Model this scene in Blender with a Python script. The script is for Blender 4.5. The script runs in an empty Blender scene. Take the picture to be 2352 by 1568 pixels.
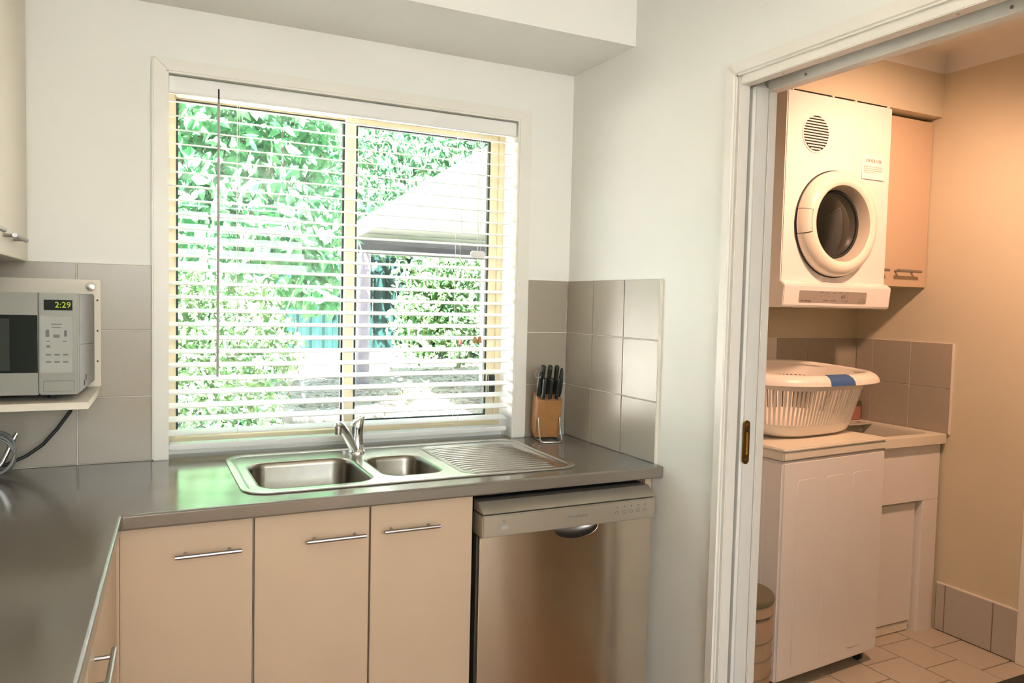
import bpy, bmesh, math, random
import numpy as np
from mathutils import Vector, Matrix
random.seed(7); rng = np.random.default_rng(7)
PI = math.pi
S = bpy.context.scene
COL = S.collection

# ---------------------------------------------------------------- camera, sky, sun, room lights, exposure
cam_d = bpy.data.cameras.new('camera'); cam = bpy.data.objects.new('camera', cam_d); COL.objects.link(cam)
cam_d.sensor_width = 36.0; cam_d.lens = 1761.02 / 2352 * 36.0; cam_d.clip_start = 0.02
yaw, pit, rol = 0.458219318, 0.0520311919, 0.0234575185
F = Vector((math.sin(yaw) * math.cos(pit), math.cos(yaw) * math.cos(pit), -math.sin(pit)))
R0 = Vector((math.cos(yaw), -math.sin(yaw), 0)); U0 = R0.cross(F)
Rv = math.cos(rol) * R0 + math.sin(rol) * U0; Uv = -math.sin(rol) * R0 + math.cos(rol) * U0
M = Matrix((Rv, Uv, -F)).transposed().to_4x4(); M.translation = (-1.52165662, -2.59729425, 1.41519752)
cam.matrix_world = M
S.camera = cam

SUN_DIR = Vector((0.36, 0.46, -0.81)).normalized()
world = bpy.data.worlds.new('world'); S.world = world; world.use_nodes = True
wn = world.node_tree; wn.nodes.clear()
wo = wn.nodes.new('ShaderNodeOutputWorld'); wb = wn.nodes.new('ShaderNodeBackground'); sk = wn.nodes.new('ShaderNodeTexSky')
sk.sky_type = 'NISHITA'; sk.sun_disc = False; sk.sun_elevation = math.radians(54); sk.sun_rotation = math.radians(218)
wb.inputs['Strength'].default_value = 0.45
wn.links.new(sk.outputs[0], wb.inputs[0]); wn.links.new(wb.outputs[0], wo.inputs[0])

def light(name, kind, energy, color, loc, direction=None, **kw):
    d = bpy.data.lights.new(name, kind); d.energy = energy; d.color = color
    for k, v in kw.items(): setattr(d, k, v)
    o = bpy.data.objects.new(name, d); COL.objects.link(o); o.location = loc
    if direction is not None: o.rotation_euler = Vector(direction).to_track_quat('-Z', 'Y').to_euler()
    return o
light('sun', 'SUN', 165.0, (1.0, 0.98, 0.96), (0, -3, 8), SUN_DIR, angle=math.radians(0.6))
# added fill light at the rear wall opening, tilted up to brighten the room
light('rear_fill', 'AREA', 80, (0.93, 0.98, 0.98), (-0.9, -5.05, 1.95), (0, 1, 0.85), shape='RECTANGLE', size=2.2, size_y=0.9)
# warm ceiling downlights of the kitchen
DOWNLIGHTS = [(-0.95, -1.65), (-0.95, -3.3)]
for x, y in DOWNLIGHTS:
    light('downlight_bulb', 'SPOT', 6, (1.0, 0.68, 0.42), (x, y, 2.46), (0, 0, -1), spot_size=math.radians(160), spot_blend=0.35, shadow_soft_size=0.05)
# warm adjustable spotlight on the laundry ceiling, aimed at the dryer
LAMP = (0.86, -1.34, 2.42)
light('laundry_spotlight', 'SPOT', 110, (1.0, 0.575, 0.37), LAMP, (0.36, 0.95, -1.06), spot_size=math.radians(106), spot_blend=0.75, shadow_soft_size=0.06)

S.view_settings.view_transform = 'Standard'; S.view_settings.look = 'None'
S.view_settings.gamma = 1.0; S.view_settings.use_curve_mapping = False
S.view_settings.exposure = 0.0
S.cycles.max_bounces = 10; S.cycles.diffuse_bounces = 5; S.cycles.glossy_bounces = 4
S.cycles.transparent_max_bounces = 12
S.cycles.sample_clamp_indirect = 40.0
S.cycles.caustics_reflective = False; S.cycles.caustics_refractive = False
S.cycles.use_denoising = True

# ---------------------------------------------------------------- materials
MATS = {}
def mat(name, col, rough=0.5, metal=0.0, var=0.0, vscale=40.0, bump=0.0, bscale=200.0, spec=0.5, coat=0.0, emit=None, aniso=0.0):
    m = bpy.data.materials.new(name); m.use_nodes = True; nt = m.node_tree
    p = nt.nodes['Principled BSDF']
    p.inputs['Base Color'].default_value = (*col, 1); p.inputs['Roughness'].default_value = rough
    p.inputs['Metallic'].default_value = metal; p.inputs['Specular IOR Level'].default_value = spec
    p.inputs['Coat Weight'].default_value = coat
    if aniso:
        p.inputs['Anisotropic'].default_value = aniso
        tg = nt.nodes.new('ShaderNodeTangent'); tg.direction_type = 'RADIAL'; tg.axis = 'Z'
        nt.links.new(tg.outputs[0], p.inputs['Tangent']); p.inputs['Anisotropic Rotation'].default_value = 0.25
    geo = nt.nodes.new('ShaderNodeNewGeometry') if (var or bump) else None
    if var:
        n = nt.nodes.new('ShaderNodeTexNoise'); n.inputs['Scale'].default_value = vscale; n.inputs['Detail'].default_value = 4
        nt.links.new(geo.outputs['Position'], n.inputs['Vector'])
        r = nt.nodes.new('ShaderNodeValToRGB')
        r.color_ramp.elements[0].position = 0.3; r.color_ramp.elements[1].position = 0.7
        r.color_ramp.elements[0].color = (*[max(0, c * (1 - var)) for c in col], 1)
        r.color_ramp.elements[1].color = (*[min(1, c * (1 + var)) for c in col], 1)
        nt.links.new(n.outputs['Fac'], r.inputs[0]); nt.links.new(r.outputs[0], p.inputs['Base Color'])
    if bump:
        n = nt.nodes.new('ShaderNodeTexNoise'); n.inputs['Scale'].default_value = bscale
        nt.links.new(geo.outputs['Position'], n.inputs['Vector'])
        b = nt.nodes.new('ShaderNodeBump'); b.inputs['Strength'].default_value = bump; b.inputs['Distance'].default_value = 0.001
        nt.links.new(n.outputs['Fac'], b.inputs['Height']); nt.links.new(b.outputs[0], p.inputs['Normal'])
    if emit:
        p.inputs['Emission Color'].default_value = (*emit[0], 1); p.inputs['Emission Strength'].default_value = emit[1]
    MATS[name] = m
    return m
def glass(name, tint, gloss):
    m = bpy.data.materials.new(name); m.use_nodes = True; nt = m.node_tree; nt.nodes.clear()
    o = nt.nodes.new('ShaderNodeOutputMaterial'); mx = nt.nodes.new('ShaderNodeMixShader'); t = nt.nodes.new('ShaderNodeBsdfTransparent')
    g = nt.nodes.new('ShaderNodeBsdfGlossy'); g.inputs['Roughness'].default_value = 0.02; t.inputs['Color'].default_value = (*tint, 1)
    mx.inputs[0].default_value = gloss
    nt.links.new(t.outputs[0], mx.inputs[1]); nt.links.new(g.outputs[0], mx.inputs[2]); nt.links.new(mx.outputs[0], o.inputs[0])
    MATS[name] = m; return m
mat('wall', (0.855, 0.86, 0.815), 0.6, var=0.015, vscale=3, bump=0.04, bscale=350)
mat('wall_laundry', (0.64, 0.575, 0.43), 0.6, var=0.015, vscale=3, bump=0.04, bscale=350)
mat('ceiling', (0.82, 0.81, 0.77), 0.7)
mat('trim', (0.84, 0.82, 0.76), 0.35)
mat('door_paint', (0.80, 0.80, 0.76), 0.4)
mat('tile', (0.385, 0.34, 0.275), 0.27, spec=0.65, var=0.09, vscale=420, bump=0.05, bscale=500)
mat('grout', (0.76, 0.72, 0.64), 0.8)
mat('floor_tile', (0.50, 0.45, 0.36), 0.35, var=0.06, vscale=300)
mat('skirt_tile', (0.47, 0.44, 0.40), 0.4, var=0.08, vscale=300)
mat('floor_grout', (0.22, 0.18, 0.13), 0.9)
mat('timber', (0.27, 0.135, 0.062), 0.4, var=0.2, vscale=6)
mat('counter', (0.182, 0.158, 0.130), 0.14, spec=0.95, var=0.06, vscale=600, bump=0.03, bscale=900)
mat('laminate', (0.58, 0.435, 0.30), 0.42, var=0.01, vscale=4)  # tanned copy of the cream laminate, warm light put into its colour
mat('laminate_cream', (0.77, 0.70, 0.58), 0.4)
mat('carcass', (0.75, 0.70, 0.62), 0.5)
mat('dark', (0.015, 0.016, 0.014), 0.6)
mat('black_plastic', (0.02, 0.024, 0.022), 0.35)
mat('steel', (0.52, 0.51, 0.48), 0.24, 1.0, var=0.03, vscale=60)
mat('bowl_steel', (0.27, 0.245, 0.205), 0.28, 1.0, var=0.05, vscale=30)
mat('brushed', (0.80, 0.71, 0.60), 0.24, 1.0, aniso=1.0)
mat('silver_paint', (0.46, 0.41, 0.33), 0.38, 0.6)
mat('handle_steel', (0.40, 0.37, 0.35), 0.36, 1.0)
mat('dull_handle', (0.36, 0.34, 0.33), 0.35, 1.0)
mat('chrome', (0.74, 0.76, 0.75), 0.08, 1.0)
mat('brass', (0.52, 0.36, 0.13), 0.25, 1.0)
mat('blind_white', (0.86, 0.86, 0.85), 0.4)
mat('cord_white', (0.72, 0.72, 0.68), 0.7)
mat('wand_grey', (0.42, 0.40, 0.39), 0.35)
mat('tassel_wood', (0.45, 0.24, 0.10), 0.5)
mat('window_frame', (0.62, 0.525, 0.35), 0.4)
mat('gasket', (0.03, 0.035, 0.035), 0.6)
mat('mw_silver', (0.27, 0.265, 0.235), 0.4, 0.5)
mat('mw_side', (0.26, 0.255, 0.25), 0.45, 0.3)
mat('keypad', (0.40, 0.41, 0.375), 0.5)
mat('print_grey', (0.18, 0.18, 0.17), 0.6)
mat('mw_glass', (0.006, 0.010, 0.007), 0.10, spec=0.22)
mat('mw_mesh', (0.035, 0.042, 0.035), 0.4, spec=0.2)
mat('digits', (0.2, 0.25, 0.0), 0.5, emit=((0.50, 0.58, 0.015), 0.62))
mat('wood_block', (0.43, 0.205, 0.075), 0.42, var=0.12, vscale=25)
mat('white_enamel', (0.83, 0.80, 0.77), 0.22, coat=0.3)
mat('cream_plastic', (0.80, 0.74, 0.62), 0.4)
mat('basket_plastic', (0.82, 0.76, 0.68), 0.35)
mat('blue_grip', (0.035, 0.11, 0.30), 0.5)
mat('dryer_door', (0.82, 0.76, 0.66), 0.2, coat=0.3)
mat('door_funnel', (0.55, 0.50, 0.42), 0.3)
mat('dryer_glass', (0.012, 0.014, 0.011), 0.06, spec=0.8)
mat('panel_grey', (0.34, 0.30, 0.26), 0.4)
mat('paper', (0.86, 0.84, 0.83), 0.7)
mat('print_red', (0.42, 0.13, 0.07), 0.7)
mat('print_pink', (0.62, 0.42, 0.38), 0.7)
mat('tub_grey', (0.58, 0.55, 0.46), 0.3)
mat('soap_pink', (0.82, 0.40, 0.36), 0.3)
glass('clear_plastic', (0.75, 0.70, 0.66), 0.06)
mat('bin_tan', (0.40, 0.27, 0.16), 0.5, var=0.05, vscale=20)
mat('bin_lid', (0.14, 0.12, 0.07), 0.4)
mat('mat_dark', (0.05, 0.05, 0.04), 0.95)
glass('pane', (0.97, 1.0, 0.99), 0.035)
mat('bulb', (1, 0.9, 0.7), 0.5, emit=((1.0, 0.66, 0.36), 6.0))
# garden
def leaf_mat(name, c0, c1, c2, scale):
    m = bpy.data.materials.new(name); m.use_nodes = True; nt = m.node_tree; nt.nodes.clear()
    o = nt.nodes.new('ShaderNodeOutputMaterial'); geo = nt.nodes.new('ShaderNodeNewGeometry')
    n = nt.nodes.new('ShaderNodeTexNoise'); n.inputs['Scale'].default_value = scale; n.inputs['Detail'].default_value = 2
    nt.links.new(geo.outputs['Position'], n.inputs['Vector'])
    r = nt.nodes.new('ShaderNodeValToRGB'); e = r.color_ramp.elements
    e[0].position = 0.32; e[0].color = (*c0, 1); e[1].position = 0.68; e[1].color = (*c2, 1)
    k = e.new(0.5); k.color = (*c1, 1)
    nt.links.new(n.outputs['Fac'], r.inputs[0])
    d = nt.nodes.new('ShaderNodeBsdfPrincipled'); d.inputs['Roughness'].default_value = 0.6; d.inputs['Specular IOR Level'].default_value = 0.25
    t = nt.nodes.new('ShaderNodeBsdfTranslucent'); mx = nt.nodes.new('ShaderNodeMixShader'); mx.inputs[0].default_value = 0.3
    nt.links.new(r.outputs[0], d.inputs['Base Color']); nt.links.new(r.outputs[0], t.inputs['Color'])
    nt.links.new(d.outputs[0], mx.inputs[1]); nt.links.new(t.outputs[0], mx.inputs[2]); nt.links.new(mx.outputs[0], o.inputs[0])
    MATS[name] = m
leaf_mat('vine_leaf', (0.03, 0.16, 0.06), (0.08, 0.27, 0.11), (0.25, 0.42, 0.24), 7)
leaf_mat('hedge_leaf', (0.04, 0.15, 0.06), (0.11, 0.21, 0.08), (0.24, 0.33, 0.17), 9)
leaf_mat('tree_leaf', (0.035, 0.14, 0.065), (0.08, 0.22, 0.10), (0.2, 0.3, 0.18), 4)
leaf_mat('grass_blade', (0.2, 0.42, 0.12), (0.35, 0.5, 0.2), (0.5, 0.6, 0.3), 9)
mat('bark', (0.16, 0.11, 0.08), 0.9, var=0.3, vscale=30)
mat('mulch', (0.56, 0.49, 0.46), 0.95, var=0.45, vscale=45, bump=0.8, bscale=60)
mat('chip', (0.60, 0.51, 0.46), 0.9, var=0.35, vscale=20)
mat('teal_steel', (0.007, 0.024, 0.023), 0.8, spec=0.05, var=0.05, vscale=3)
mat('post_grey', (0.17, 0.16, 0.215), 0.5, var=0.1, vscale=15)
mat('beam_grey', (0.035, 0.037, 0.048), 0.5, var=0.1, vscale=15)
mat('barge_white', (0.80, 0.80, 0.80), 0.5)
mat('soffit_pale', (0.66, 0.70, 0.62), 0.6)
def translucent(name, col, q):
    m = mat(name, col, 0.5); nt = m.node_tree; p = nt.nodes['Principled BSDF']; o = nt.nodes['Material Output']
    t = nt.nodes.new('ShaderNodeBsdfTranslucent'); t.inputs['Color'].default_value = (*col, 1)
    mx = nt.nodes.new('ShaderNodeMixShader'); mx.inputs[0].default_value = q
    nt.links.new(p.outputs[0], mx.inputs[1]); nt.links.new(t.outputs[0], mx.inputs[2]); nt.links.new(mx.outputs[0], o.inputs[0])
translucent('roof_sheet', (0.16, 0.178, 0.145), 0.012)
mat('concrete', (0.72, 0.72, 0.71), 0.85, var=0.06, vscale=5)
mat('sleeper', (0.33, 0.32, 0.32), 0.9, var=0.2, vscale=12)
mat('petal', (0.75, 0.08, 0.16), 0.5)

# ---------------------------------------------------------------- mesh builder
def wloc(o):
    v = Vector((0, 0, 0))
    while o is not None:
        v = v + Vector(o.location); o = o.parent
    return v
def rr(x0, x1, y0, y1, r, n=6):
    pts = []
    for cx, cy, a0 in ((x1 - r, y0 + r, -PI / 2), (x1 - r, y1 - r, 0), (x0 + r, y1 - r, PI / 2), (x0 + r, y0 + r, PI)):
        for k in range(n + 1):
            a = a0 + PI / 2 * k / n
            pts.append((cx + r * math.cos(a), cy + r * math.sin(a)))
    return pts
def circ(cx, cy, r, n=24, ry=None):
    ry = r if ry is None else ry
    return [(cx + r * math.cos(2 * PI * k / n), cy + ry * math.sin(2 * PI * k / n)) for k in range(n)]
PL = {'xy': lambda u, v, w: (u, v, w), 'xz': lambda u, v, w: (u, w, v), 'yz': lambda u, v, w: (w, u, v)}
class MB:
    def __init__(s): s.v = []; s.f = []
    def add(s, v, f):
        b = len(s.v); s.v += [tuple(p) for p in v]; s.f += [tuple(i + b for i in q) for q in f]; return s
    def box(s, x0, x1, y0, y1, z0, z1):
        return s.add([(x0, y0, z0), (x1, y0, z0), (x1, y1, z0), (x0, y1, z0), (x0, y0, z1), (x1, y0, z1), (x1, y1, z1), (x0, y1, z1)],
                     [(0, 3, 2, 1), (4, 5, 6, 7), (0, 1, 5, 4), (1, 2, 6, 5), (2, 3, 7, 6), (3, 0, 4, 7)])
    def loft(s, rings, cap0=True, cap1=True, closed=True):
        n = len(rings[0]); v = [p for r in rings for p in r]; f = []
        for i in range(len(rings) - 1):
            for k in range(n if closed else n - 1):
                a = i * n + k; b = i * n + (k + 1) % n
                f.append((a, b, b + n, a + n))
        if cap0: f.append(tuple(range(n))[::-1])
        if cap1: f.append(tuple((len(rings) - 1) * n + k for k in range(n)))
        return s.add(v, f)
    def prism(s, poly, w0, w1, plane='xy'):
        P = PL[plane]
        return s.loft([[P(u, v, w0) for u, v in poly], [P(u, v, w1) for u, v in poly]])
    def holes(s, outer, holes, w0, w1, plane='xy'):
        P = PL[plane]; bm = bmesh.new(); loops = [outer] + holes; es = []; idx = []; c = 0
        for lp in loops:
            vs = [bm.verts.new((u, v, 0)) for u, v in lp]
            es += [bm.edges.new((vs[i], vs[(i + 1) % len(vs)])) for i in range(len(vs))]
            idx.append(list(range(c, c + len(vs)))); c += len(vs)
        bmesh.ops.triangle_fill(bm, edges=es, use_beauty=True, use_dissolve=False)
        bm.verts.index_update(); bm.verts.ensure_lookup_table()
        co = [(v.co.x, v.co.y) for v in bm.verts]; tri = [tuple(v.index for v in f.verts) for f in bm.faces]
        bm.free(); n = len(co)
        f = list(tri) + [tuple(i + n for i in t[::-1]) for t in tri]
        for ix in idx:
            for k in range(len(ix)):
                a, b = ix[k], ix[(k + 1) % len(ix)]
                f.append((a, b, b + n, a + n))
        return s.add([P(u, v, w0) for u, v in co] + [P(u, v, w1) for u, v in co], f)
    def tube(s, pts, r, n=8, caps=True):
        pts = [Vector(p) for p in pts]; rs = r if isinstance(r, (list, tuple)) else [r] * len(pts)
        t0 = (pts[1] - pts[0]).normalized(); up = Vector((0, 0, 1)) if abs(t0.z) < 0.9 else Vector((1, 0, 0))
        a = t0.cross(up).normalized(); rings = []
        for i, p in enumerate(pts):
            t = (pts[min(i + 1, len(pts) - 1)] - pts[max(i - 1, 0)]).normalized()
            a = (a - t * a.dot(t)).normalized(); b = t.cross(a)
            rings.append([p + rs[i] * (math.cos(2 * PI * k / n) * a + math.sin(2 * PI * k / n) * b) for k in range(n)])
        return s.loft(rings, caps, caps)
    def lathe(s, prof, c, axis='z', n=24, cap0=True, cap1=True):
        ax = {'z': lambda r, a, h: (c[0] + r * math.cos(a), c[1] + r * math.sin(a), c[2] + h),
              'y': lambda r, a, h: (c[0] + r * math.cos(a), c[1] + h, c[2] + r * math.sin(a)),
              'x': lambda r, a, h: (c[0] + h, c[1] + r * math.cos(a), c[2] + r * math.sin(a))}[axis]
        return s.loft([[ax(max(r, 1e-4), 2 * PI * k / n, h) for k in range(n)] for r, h in prof], cap0, cap1)
    def mesh(s, name, off=(0, 0, 0), bevel=0, seg=2, smooth=True, ang=35):
        bm = bmesh.new(); vs = [bm.verts.new((x - off[0], y - off[1], z - off[2])) for x, y, z in s.v]
        for q in s.f:
            try: bm.faces.new([vs[i] for i in q])
            except ValueError: pass
        bmesh.ops.recalc_face_normals(bm, faces=bm.faces)
        if bevel:
            es = [e for e in bm.edges if len(e.link_faces) == 2 and e.calc_face_angle(0) > math.radians(40)]
            bmesh.ops.bevel(bm, geom=es, offset=bevel, segments=seg, affect='EDGES', clamp_overlap=True)
        me = bpy.data.meshes.new(name); bm.to_mesh(me); bm.free()
        if smooth:
            me.polygons.foreach_set('use_smooth', [True] * len(me.polygons)); me.set_sharp_from_angle(angle=math.radians(ang))
        return me
    def build(s, name, m, parent=None, local=False, loc=None, **kw):
        off = (0, 0, 0)
        if parent is not None and not local: off = wloc(parent)
        if loc is not None: off = Vector(off) + Vector(loc) if parent is not None and not local else Vector(loc)
        me = s.mesh(name, off, **kw); me.materials.append(MATS[m])
        o = bpy.data.objects.new(name, me); COL.objects.link(o)
        if parent is not None: o.parent = parent
        if loc is not None: o.location = loc
        return o
def tag(o, label=None, cat=None, group=None, kind=None):
    if label: o['label'] = label
    if cat: o['category'] = cat
    if group: o['group'] = group
    if kind: o['kind'] = kind
    return o
def thing(name, label, cat, loc, rotz=0, group=None, kind=None):
    o = bpy.data.objects.new(name, None); COL.objects.link(o); o.location = loc; o.rotation_euler = (0, 0, rotz); o.empty_display_size = 0.05
    return tag(o, label, cat, group, kind)
def dup(o, parent=None, loc=None):
    c = o.copy(); COL.objects.link(c)
    if parent is not None: c.parent = parent
    if loc is not None: c.location = loc
    for ch in list(o.children): dup(ch, c)
    return c
def inst(name, me, parent, loc):
    o = bpy.data.objects.new(name, me); COL.objects.link(o); o.parent = parent; o.location = loc; return o
def text(body, size, m, parent, at, rot=(PI / 2, 0, 0), name='lettering', align='LEFT', depth=0.0003, local=False):
    cu = bpy.data.curves.new('text', 'FONT'); cu.body = body; cu.size = size; cu.extrude = depth; cu.align_x = align; cu.align_y = 'CENTER'; cu.resolution_u = 2
    to = bpy.data.objects.new('text', cu); COL.objects.link(to)
    me = bpy.data.meshes.new_from_object(to.evaluated_get(bpy.context.evaluated_depsgraph_get()))
    bpy.data.objects.remove(to); bpy.data.curves.remove(cu)
    me.name = name; me.materials.clear(); me.materials.append(MATS[m])
    o = bpy.data.objects.new(name, me); COL.objects.link(o); o.parent = parent
    o.location = Vector(at) if local else Vector(at) - wloc(parent); o.rotation_euler = rot
    return o

# ---------------------------------------------------------------- room shell
XL, XW, YB = -2.16, 1.687, -5.2      # kitchen left wall, laundry far wall, rear wall
CZ = 2.52
WX0, WX1, WZ0, WZ1 = -1.43, -0.238, 0.86, 2.086
b = MB().holes([(XL - .12, -.1), (.135, -.1), (.135, 2.7), (XL - .12, 2.7)], [[(WX0, WZ0), (WX1, WZ0), (WX1, WZ1), (WX0, WZ1)]], 0, .24, 'xz')
wall_front = tag(b.build('wall_front', 'wall', smooth=False), 'pale cream painted wall around the kitchen window', 'wall', kind='structure')
DY0, DY1, DZ = -.92, -1.76, 2.058    # laundry doorway
b = MB().holes([(-.9, -.1), (0, -.1), (0, 2.7), (YB, 2.7), (YB, -.1), (-1.78, -.1), (-1.78, 2.075), (-.9, 2.075)], [], 0, .135, 'yz')
wall_right = tag(b.build('wall_right', 'wall', smooth=False), 'pale cream painted wall holding the laundry doorway', 'wall', kind='structure')
wall_left = tag(MB().box(XL - .12, XL, YB - .12, 0, -.1, 2.7).build('wall_left', 'wall', smooth=False), 'cream wall at the left behind the wall cabinet', 'wall', kind='structure')
b = MB().holes([(XL - .12, -.1), (.135, -.1), (.135, 2.7), (XL - .12, 2.7)], [[(-2.05, 0.8), (.05, 0.8), (.05, 2.4), (-2.05, 2.4)]], YB - .12, YB, 'xz')
tag(b.build('wall_back', 'wall', smooth=False), 'cream wall behind the viewer with a wide window opening', 'wall', kind='structure')
wall_lf = tag(MB().box(.135, XW + .12, .05, .24, -.1, 2.7).build('wall_laundry_front', 'wall_laundry', smooth=False), 'laundry wall behind the dryer and washing machine', 'wall', kind='structure')
wall_lr = tag(MB().box(XW, XW + .12, -3.0, .05, -.1, 2.7).build('wall_laundry_right', 'wall_laundry', smooth=False), 'far laundry wall beside the wash tub', 'wall', kind='structure')
tag(MB().box(.135, XW, -3.12, -3.0, -.1, 2.7).build('wall_laundry_back', 'wall_laundry', smooth=False), 'rear wall of the laundry out of view', 'wall', kind='structure')
tag(MB().box(XL - .12, .0675, YB - .5, 0, -.12, 0).build('floor', 'timber', smooth=False), 'brown timber kitchen floor', 'floor', kind='structure')
floor_l = tag(MB().box(.0675, XW + .12, -3.1, .05, -.12, -.004).build('floor.001', 'floor_grout', smooth=False), 'beige tiled laundry floor', 'floor', kind='structure')
tag(MB().box(XL - .3, .0675, YB - .5, .5, CZ, CZ + .2).build('ceiling', 'ceiling', smooth=False), 'white kitchen ceiling', 'ceiling', kind='structure')
ceil_l = tag(MB().box(.0675, XW + .3, -3.2, .5, 2.535, 2.72).build('ceiling.001', 'ceiling', smooth=False), 'white laundry ceiling with coved cornice', 'ceiling', kind='structure')
tag(MB().box(XL, 0, -.404, 0, 2.285, CZ).build('ceiling_bulkhead', 'wall', smooth=False), 'boxed bulkhead above the kitchen window', 'bulkhead', kind='structure')
tag(MB().box(XL, -1.80, -2.2, -.404, 2.30, CZ).build('ceiling_bulkhead.001', 'wall', smooth=False), 'boxed bulkhead above the left wall cabinet', 'bulkhead', kind='structure')
tag(MB().box(.135, XW, -.345, .05, 2.272, 2.535).build('ceiling_bulkhead.002', 'wall_laundry', smooth=False), 'boxed bulkhead above the laundry dryer and cupboard', 'bulkhead', kind='structure')
tag(MB().box(XL - 1.5, 1.5, YB - .79, YB - .12, 2.52, 2.6).build('sun_blocker', 'ceiling', smooth=False), 'unseen roof slab added beyond the rear window to limit the sun', 'roof', kind='structure')  # unseen slab added to cut the sun coming through the rear opening
# cove cornice of the laundry
def cove(n=6, h=.075): return [(0, 0), (0, -h)] + [(h - h * math.cos(PI / 2 * k / n) * 1.0, -h + h * math.sin(PI / 2 * k / n)) for k in range(1, n)] + [(h, 0)]
cv = cove(); b = MB()
b.loft([[(x, -.345 - u, 2.535 + v) for u, v in cv] for x in (.135, XW)])
b.loft([[(XW - u, y, 2.535 + v) for u, v in cv] for y in (-.345, -3.0)])
b.build('cornice', 'ceiling', ceil_l)

# tiles laid one by one
TILE_CACHE = {}
def tiles(parent, plane, w, t, us, vs, m='tile', joint=.003, name='tile', grout='grout', skip=()):
    P = PL[plane]; par = wloc(parent)
    for i in range(len(us) - 1):
        for j in range(len(vs) - 1):
            if (i, j) in skip: continue
            du = us[i + 1] - us[i] - joint; dv = vs[j + 1] - vs[j] - joint
            key = (plane, round(du, 4), round(dv, 4), round(t, 4), m)
            if key not in TILE_CACHE:
                p0 = P(-du / 2, -dv / 2, 0); p1 = P(du / 2, dv / 2, t)
                bb = MB().box(*[q for k in range(3) for q in sorted((p0[k], p1[k]))])
                me = bb.mesh(name, bevel=.0012, seg=1); me.materials.append(MATS[m]); TILE_CACHE[key] = me
            c = Vector(P((us[i] + us[i + 1]) / 2, (vs[j] + vs[j + 1]) / 2, w + random.uniform(0, .0004) * (1 if t > 0 else -1)))
            inst(name, TILE_CACHE[key], parent, c - par)
    if grout:
        p0 = P(us[0], vs[0], w); p1 = P(us[-1], vs[-1], w + t * .62)
        MB().box(*[q for k in range(3) for q in sorted((p0[k], p1[k]))]).build('grout', grout, parent, smooth=False)
tiles(wall_front, 'xz', 0, -.007, [XL, -2.074, -1.874, -1.674, -1.474], [.9, 1.1, 1.3, 1.5])
tiles(wall_front, 'xz', 0, -.007, [-.184, -.007], [.9, 1.1, 1.3, 1.5])
tiles(wall_right, 'yz', 0, -.007, [-.593, -.393, -.193, -.007], [.9, 1.1, 1.3, 1.5])
MB().box(-.009, 0, -.598, -.593, .9, 1.5).build('tile_edge_trim', 'grout', wall_right, smooth=False)
tiles(wall_lf, 'xz', .05, -.007, [.955, 1.151, 1.346, 1.535, XW - .007], [.877, 1.077, 1.277], skip=((0, 0), (0, 1)))
tiles(wall_lr, 'yz', XW, -.007, [-.452, -.252, -.052, .043], [.877, 1.077, 1.277])
MB().box(XW - .009, XW, -.457, -.452, .877, 1.277).build('tile_edge_trim', 'grout', wall_lr, smooth=False)
# laundry floor tiles in a running bond
row = 0; x = .14
xs = [XW - .2 * k for k in range(0, 9)][::-1]
for i in range(len(xs) - 1):
    ph = -.56 if (len(xs) - 2 - i) % 2 == 0 else -.46
    vs = []; y = ph
    while y < .05: y += .212
    while y > -2.0: vs.append(y); y -= .212
    vs = sorted(vs); vs[-1] = .05
    x0 = max(xs[i], .15)
    if xs[i + 1] - x0 > .03: tiles(floor_l, 'xy', -.008, .010, [x0, xs[i + 1]], vs, 'floor_tile', .005, grout=None)
# tiled skirting of the far laundry wall
skirt = thing('baseboard_right', 'dark jointed grey tile skirting on the far laundry wall', 'skirting', (XW, -.45, 0), kind='structure')
tiles(skirt, 'yz', XW - .001, -.010, [-.788, -.688, -.478, -.436], [.004, .215], 'skirt_tile', .004, grout='floor_grout')
MB().box(XW - .0095, XW, -.788, -.436, .213, .217).build('grout_bead', 'grout', skirt, smooth=False)

# ---------------------------------------------------------------- window, reveals, architraves
t1 = thing('trim_1', 'cream window architrave with mitred corners', 'trim', (-.83, 0, .9), kind='structure')
AX0, AX1, AZ1 = -1.474, -.184, 2.127
MB().prism([(AX0, .9), (WX0, .9), (WX0, WZ1), (AX0, AZ1)], -.018, 0, 'xz').build('architrave_board', 'trim', t1, bevel=.004)
MB().prism([(WX1, .9), (AX1, .9), (AX1, AZ1), (WX1, WZ1)], -.018, 0, 'xz').build('architrave_board', 'trim', t1, bevel=.004)
MB().prism([(AX0, AZ1), (WX0, WZ1), (WX1, WZ1), (AX1, AZ1)], -.018, 0, 'xz').build('architrave_board', 'trim', t1, bevel=.004)
MB().box(WX0 - .010, WX0 + .003, -.015, .1, .9005, WZ1).box(WX1 - .003, WX1 + .010, -.015, .1, .9005, WZ1).box(WX0 + .003, WX1 - .003, -.015, .1, WZ1 - .003, WZ1 + .010).build('reveal_lining', 'trim', t1)
win = thing('window_1', 'two pane sliding kitchen window with gold beige frame', 'window', (-.83, .12, .9), kind='structure')
MB().box(WX0, WX1, .075, .2, .88, .914).build('sill', 'trim', win, bevel=.003)
FY0, FY1 = .10, .17
MB().holes([(WX0, .914), (WX1, .914), (WX1, WZ1), (WX0, WZ1)], [[(WX0 + .026, .948), (WX1 - .026, .948), (WX1 - .026, 2.046), (WX0 + .026, 2.046)]], FY0, FY1, 'xz').build('window_frame', 'window_frame', win, bevel=.002)
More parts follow.
